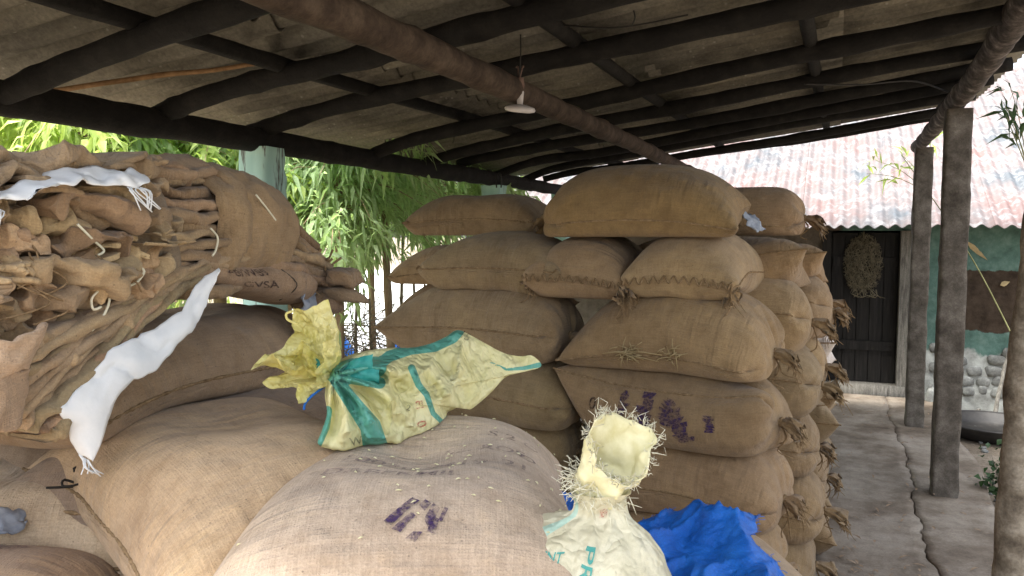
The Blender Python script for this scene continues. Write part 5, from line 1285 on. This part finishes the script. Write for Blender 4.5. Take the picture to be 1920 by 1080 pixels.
tag(o, 'crumpled bright blue plastic sheet behind the pale bag', 'plastic sheet'); fr = MB(); VGs = V.reshape(nu_, nv_, 3)
for i in range(160):
    p0 = VGs[-1, rE.integers(nv_)] if i % 2 else VGs[rE.integers(nu_//2, nu_), -1]; e = rE.normal(size=3)*.006+[0.003, .003, .0]
    fr.add(*tube([p0, p0+e*.5+[0, 0, .002], p0+e], .0007, 4))
v, f = fr.get(); kind(mesh_obj('frayed_edge', v-np.array(o.location), f, M['blue_tarp'], o), 'stuff')

# ================================================================== BAMBOO AND TREES ON THE LEFT, YARD BEHIND
def leaf_cloud(points, dirs, L, w, seed, droop=.5):
    """points Nx3, dirs Nx3: one folded lance leaf each -> verts, faces"""
    r = np.random.default_rng(seed); n = len(points); d = dirs/(np.linalg.norm(dirs, axis=1)[:, None]+1e-9)
    l = L*r.uniform(.6, 1.25, n)[:, None]; s = np.cross(d, r.normal(size=(n, 3))*.5+[0, 0, 1]); s /= np.linalg.norm(s, axis=1)[:, None]+1e-9; up = np.cross(s, d); ww = w*r.uniform(.7, 1.3, n)[:, None]
    p0 = points; p1 = points+d*l*.4+up*l*.05; p2 = points+d*l+np.array([0, 0, -1])*l*droop*r.uniform(.2, 1, n)[:, None]
    V = np.stack([p0, p1-s*ww+up*ww*.3, p2, p1+s*ww+up*ww*.3, p1], 1).reshape(-1, 3); b = np.arange(n)*5
    F = np.concatenate([np.stack([b, b+1, b+4], 1), np.stack([b+1, b+2, b+4], 1), np.stack([b+4, b+2, b+3], 1), np.stack([b, b+4, b+3], 1)])
    return V, F
def fast_part(name, V, F, mat, parent):
    me = bpy.data.meshes.new(name); off = np.array(parent.location); V = (V-off).astype(np.float32)
    me.vertices.add(len(V)); me.vertices.foreach_set('co', V.ravel()); k = F.shape[1]
    me.loops.add(F.size); me.loops.foreach_set('vertex_index', F.astype(np.int32).ravel()); me.polygons.add(len(F)); me.polygons.foreach_set('loop_start', np.arange(0, F.size, k, dtype=np.int32))
    me.update(calc_edges=True); me.validate(); me.materials.append(mat); return link(bpy.data.objects.new(name, me), parent)
def bamboo_tree(x, y, h, seed, label, nb=70, per=60, spread=1.0, mat='leaf_bamboo', L=.19, w=.015, z0=1.1, trunk=.045, lean=(0, 0), barkm='bark_tree', cat='tree', name='bamboo_tree', group='bamboo trees beside the shed'):
    r = np.random.default_rng(seed); t = thing(name, label, cat, (x, y, G), group)
    tp = spline([(x, y, G-.05), (x+lean[0]*.4+r.normal()*.03, y+lean[1]*.4, h*.4), (x+lean[0], y+lean[1], h)], 30); rad = np.linspace(trunk, trunk*.35, 30)
    rad = rad*(1+.12*(np.arange(30) % 5 == 0)); part('trunk', *tube(tp, rad, 9), M[barkm], t); pts, drs, br = [], [], MB()
    for i in range(nb):
        zz = z0+(h-z0)*r.uniform(0, 1)**.9 if r.random() < .35 else r.uniform(z0, z0+1.3); k = int(np.clip(np.searchsorted(tp[:, 2], zz), 1, 29)); p0 = tp[k]; a = r.uniform(0, 2*PI); ln = spread*r.uniform(.35, 1.1)*(1.05-.45*(zz-z0)/(h-z0+.01))
        dv = np.array([math.cos(a), math.sin(a), r.uniform(-.05, .7)]); m = 9; c = [p0]
        for q in range(m): dv = dv+[r.normal()*.08, r.normal()*.08, -.13]; c.append(c[-1]+dv/np.linalg.norm(dv)*ln/m)
        c = np.array(c); br.add(*tube(c[::2], np.linspace(.007, .002, len(c[::2])), 4, False)); n = int(per*r.uniform(.6, 1.3))
        u = r.uniform(.15, 1, n)*(len(c)-1.01); ii = u.astype(int); P = c[ii]+(c[ii+1]-c[ii])*(u-ii)[:, None]+r.normal(size=(n, 3))*.045
        tang = c[np.minimum(ii+1, len(c)-1)]-c[ii]; tang /= np.linalg.norm(tang, axis=1)[:, None]+1e-9; pts.append(P); drs.append(tang*.8+r.normal(size=(n, 3))*.55+[0, 0, -.25])
    v, f = br.get(); kind(part('twig', v, f, M[barkm], t), 'stuff')
    V, F = leaf_cloud(np.concatenate(pts), np.concatenate(drs), L, w, seed); kind(fast_part('crown', V, F, M[mat], t), 'stuff'); return t
def gp(px, dep): p = atdep(px, 560, dep); return p[0], p[1]
x, y = gp(632, 6.4); bamboo_tree(x, y, 4.6, 1001, 'slender tree with straight tan trunk, left of the two seen past the yellow bag', 110, 50, 1.1, z0=1.62)
x, y = gp(738, 7.2); bamboo_tree(x, y, 5.0, 1002, 'slender tree with forked tan trunk beside the pointed sack ends', 110, 50, 1.15, z0=1.62, lean=(-.25, 0))
x, y = gp(700, 8.6); bamboo_tree(x, y, 5.2, 1003, 'bamboo clump between and behind the two slender trunks', 80, 60, 1.3, z0=1.85)
x, y = gp(840, 8.0); bamboo_tree(x, y, 4.8, 1004, 'bamboo whose leaves show behind the striped tan sack', 80, 60, 1.1, z0=1.75)
x, y = gp(545, 6.8); bamboo_tree(x, y, 5.0, 1005, 'bamboo rising just right of the teal post', 80, 60, 1.1, z0=1.65, trunk=.03)
for k, (px, dep, hh, m_, lb) in enumerate(((420, 6.4, 5.0, 'leaf_lime', 'lime green tree behind the left side of the teal post'), (300, 7.2, 5.4, 'leaf_lime', 'yellow-green tree above the smooth wrapped part of the bundle'), (190, 6.2, 5.0, 'leaf_bamboo', 'leafy tree above the white plastic rag'), (70, 5.6, 4.8, 'leaf_lime', 'tree with leaning pale trunk above the crumpled sacks'), (-60, 6.5, 5.2, 'leaf_bamboo', 'leafy tree at the far left edge under the roof log'))):
    x, y = gp(px, dep); bamboo_tree(x, y, hh, 1010+k, lb, 80, 60, 1.35, mat=m_, z0=1.5, L=.17, w=.02, trunk=.06, lean=(.35 if k == 3 else 0, .3 if k == 3 else 0))
for k, (px, dep) in enumerate(((-200, 11), (-20, 12), (150, 13), (330, 12), (480, 15), (590, 17), (800, 17), (900, 17), (1040, 17))):
    x, y = gp(px, dep); bamboo_tree(x, y, 6.5, 1030+k, ('tree in the far row behind the left bamboo, %s' % ('leftmost', 'second from left', 'third from left', 'fourth from left', 'in the middle', 'behind the left slender trunk', 'behind the forked trunk', 'behind the tall stack left side', 'rightmost')[k]), 60, 26, 2.0, mat='leaf_lime' if k % 2 else 'leaf_bamboo', z0=2.2, L=.26, w=.035, trunk=.08, name='broadleaf_tree', group='far row of trees')
# stick fence with tangled twigs
fence = thing('stick_fence', 'rough fence of upright sticks and tangled twigs beyond the slender trunks', 'fence', (*gp(690, 7.6), G)); rF = np.random.default_rng(44)
fx0, fy0 = gp(520, 7.4); fx1, fy1 = gp(860, 7.9)
for i in range(13):
    t = i/12; p = np.array([fx0+(fx1-fx0)*t+rF.normal()*.05, fy0+(fy1-fy0)*t+rF.normal()*.1, G-.03]); v, f = log_mesh(p, p+[rF.normal()*.08, rF.normal()*.05, rF.uniform(1.0, 1.9)], .018, .012, 900+i, .012, 7, 16, .06); part('fence_stick', v, f, M['twig_grey'], fence)
m_ = MB()
for i in range(420):
    t = rF.uniform(0, 1); p = np.array([fx0+(fx1-fx0)*t, fy0+(fy1-fy0)*t, G+rF.uniform(.05, 1.0)])+rF.normal(size=3)*[.05, .12, .02]; d = rF.normal(size=3)*[.22, .12, .20]
    m_.add(*tube(spline([p-d, p+rF.normal(size=3)*.05, p+d], 6), .005, 4))
v, f = m_.get(); kind(part('tangled_twigs', v, f, M['twig_grey'], fence), 'stuff')
# far heaps under plastic sheets
def heap(px, dep, w, h, mat, label, seed):
    x, y = gp(px, dep); n = 40; V = []
    for i in range(n):
        for j in range(n):
            a, b = -1+2*i/(n-1), -1+2*j/(n-1); V.append([x+a*w, y+b*w*.6, G+h*max(0, (1-abs(a)**2.5)*(1-abs(b)**2.5))**.6])
    V = crumple(np.array(V), .05, 3, seed); V[:, 2] = np.maximum(V[:, 2], G-.02); tag(mesh_obj('covered_heap', V, [q[::-1] for q in gridfaces(n, n)], M[mat]), label, 'heap')
heap(690, 10.6, 1.9, 1.35, 'white_pp', 'white plastic-covered heap beyond the stick fence', 71)
heap(612, 8.9, .4, .8, 'blue_tarp', 'blue plastic-covered heap left of the slender trunks', 72)
heap(772, 9.0, .35, .95, 'blue_tarp', 'blue plastic-covered heap beside the pointed sack ends', 73)
heap(690, 8.6, 1.1, .40, 'brick_far', 'low reddish earth heap behind the stick fence', 74)
# plants by the walkway
def shrub(p, n, h, seed, label, L=.07, w=.02, mat='leaf_dark'):
    r = np.random.default_rng(seed); t = thing('small_shrub', label, 'plant', p)
    pts, drs = [], []
    for i in range(n):
        a = r.uniform(0, 2*PI); q = np.array(p)+[math.cos(a)*h*.35*r.uniform(.2, 1), math.sin(a)*h*.35*r.uniform(.2, 1), h*r.uniform(.5, 1)]
        c = spline([p, (np.array(p)+q)/2+r.normal(size=3)*.02, q], 8); part('stem', *tube(c, np.linspace(.006, .002, 8), 5), M['twig_grey'], t)
        for k in range(18): pts.append(c[3+k % 5]+r.normal(size=3)*.03); drs.append(r.normal(size=3)+[0, 0, .2])
    V, F = leaf_cloud(np.array(pts), np.array(drs), L, w, seed, .2); kind(fast_part('foliage', V, F, M[mat], t), 'stuff')
q_ = atZ(1885, 958, G); shrub(tuple(q_), 7, .42, 61, 'small dark-leaved plant on the ground beside the trunk post')
q_ = atY(1905, 330, 5.2)
# bamboo sprigs in front of the tin roof: a thin cane rising beyond the walkway
def cane(base, tips, seed, label, mat='leaf_lime'):
    r = np.random.default_rng(seed); t = thing('bamboo_cane', label, 'bamboo', base)
    top = np.array(tips[0]); c = spline([base, (np.array(base)*.45+top*.55)+[.05, 0, .1], top], 24); part('cane', *tube(c, np.linspace(.008, .003, 24), 6), M['culm'], t); pts, drs = [], []
    for tp in tips:
        b = spline([c[18], (c[18]+np.array(tp))/2+[0, 0, .05], tp], 10); part('twig', *tube(b, np.linspace(.004, .0015, 10), 4), M['culm'], t)
        for k in range(11): pts.append(b[4+k % 6]+r.normal(size=3)*.02); drs.append((b[-1]-b[0])/np.linalg.norm(b[-1]-b[0])*.6+r.normal(size=3)*.5+[0, 0, -.2])
    V, F = leaf_cloud(np.array(pts), np.array(drs), .17, .012, seed, .3); kind(fast_part('foliage', V, F, M[mat], t), 'stuff')
bx = atZ(1900, 770, G)
cane((1.9, 8.3, G), [atY(1690, 290, 8.45), atY(1640, 300, 8.45), atY(1625, 325, 8.45), atY(1745, 265, 8.45)], 63, 'thin bamboo cane arching in front of the tin roof')
cane((1.75, 6.2, G), [atY(1886, 215, 6.2), atY(1880, 190, 6.2), atY(1900, 250, 6.2), atY(1895, 165, 6.2)], 64, 'leafy twig hanging beside the trunk post against the bright roof', 'leaf_dark')
# leaf litter and straw on the walkway floor
m_ = MB(); rL = np.random.default_rng(66)
for i in range(260):
    x, y = rL.uniform(-.05, .95), rL.uniform(2.6, 9.0)
    if rL.random() < .55: x, y = rL.normal(.25, .2), rL.normal(3.9, .5)
    a = rL.uniform(0, PI); l = rL.uniform(.008, .04); d = np.array([math.cos(a), math.sin(a), 0])*l; z = .010
    m_.add(*leafblade(np.array([x, y, z])-d, np.array([x, y, z+.004])+d, rL.uniform(.003, .010)))
v, f = m_.get(); kind(tag(mesh_obj('floor_litter', v, f, M['bark_tree']), 'dry leaf bits and straw scattered on the walkway floor', 'litter'), 'stuff')
m_ = MB()
for i in range(260):
    x, y = rL.uniform(1.0, 2.6), rL.uniform(3.0, 9.0); r = rL.uniform(.008, .03); m_.add(*blob((x, y, G+r*.3), (r, r, r*.6), i, 6, 4))
v, f = m_.get(); kind(tag(mesh_obj('gravel', v, f, M['stone']), 'small stones strewn over the yard beside the walkway', 'gravel'), 'stuff')
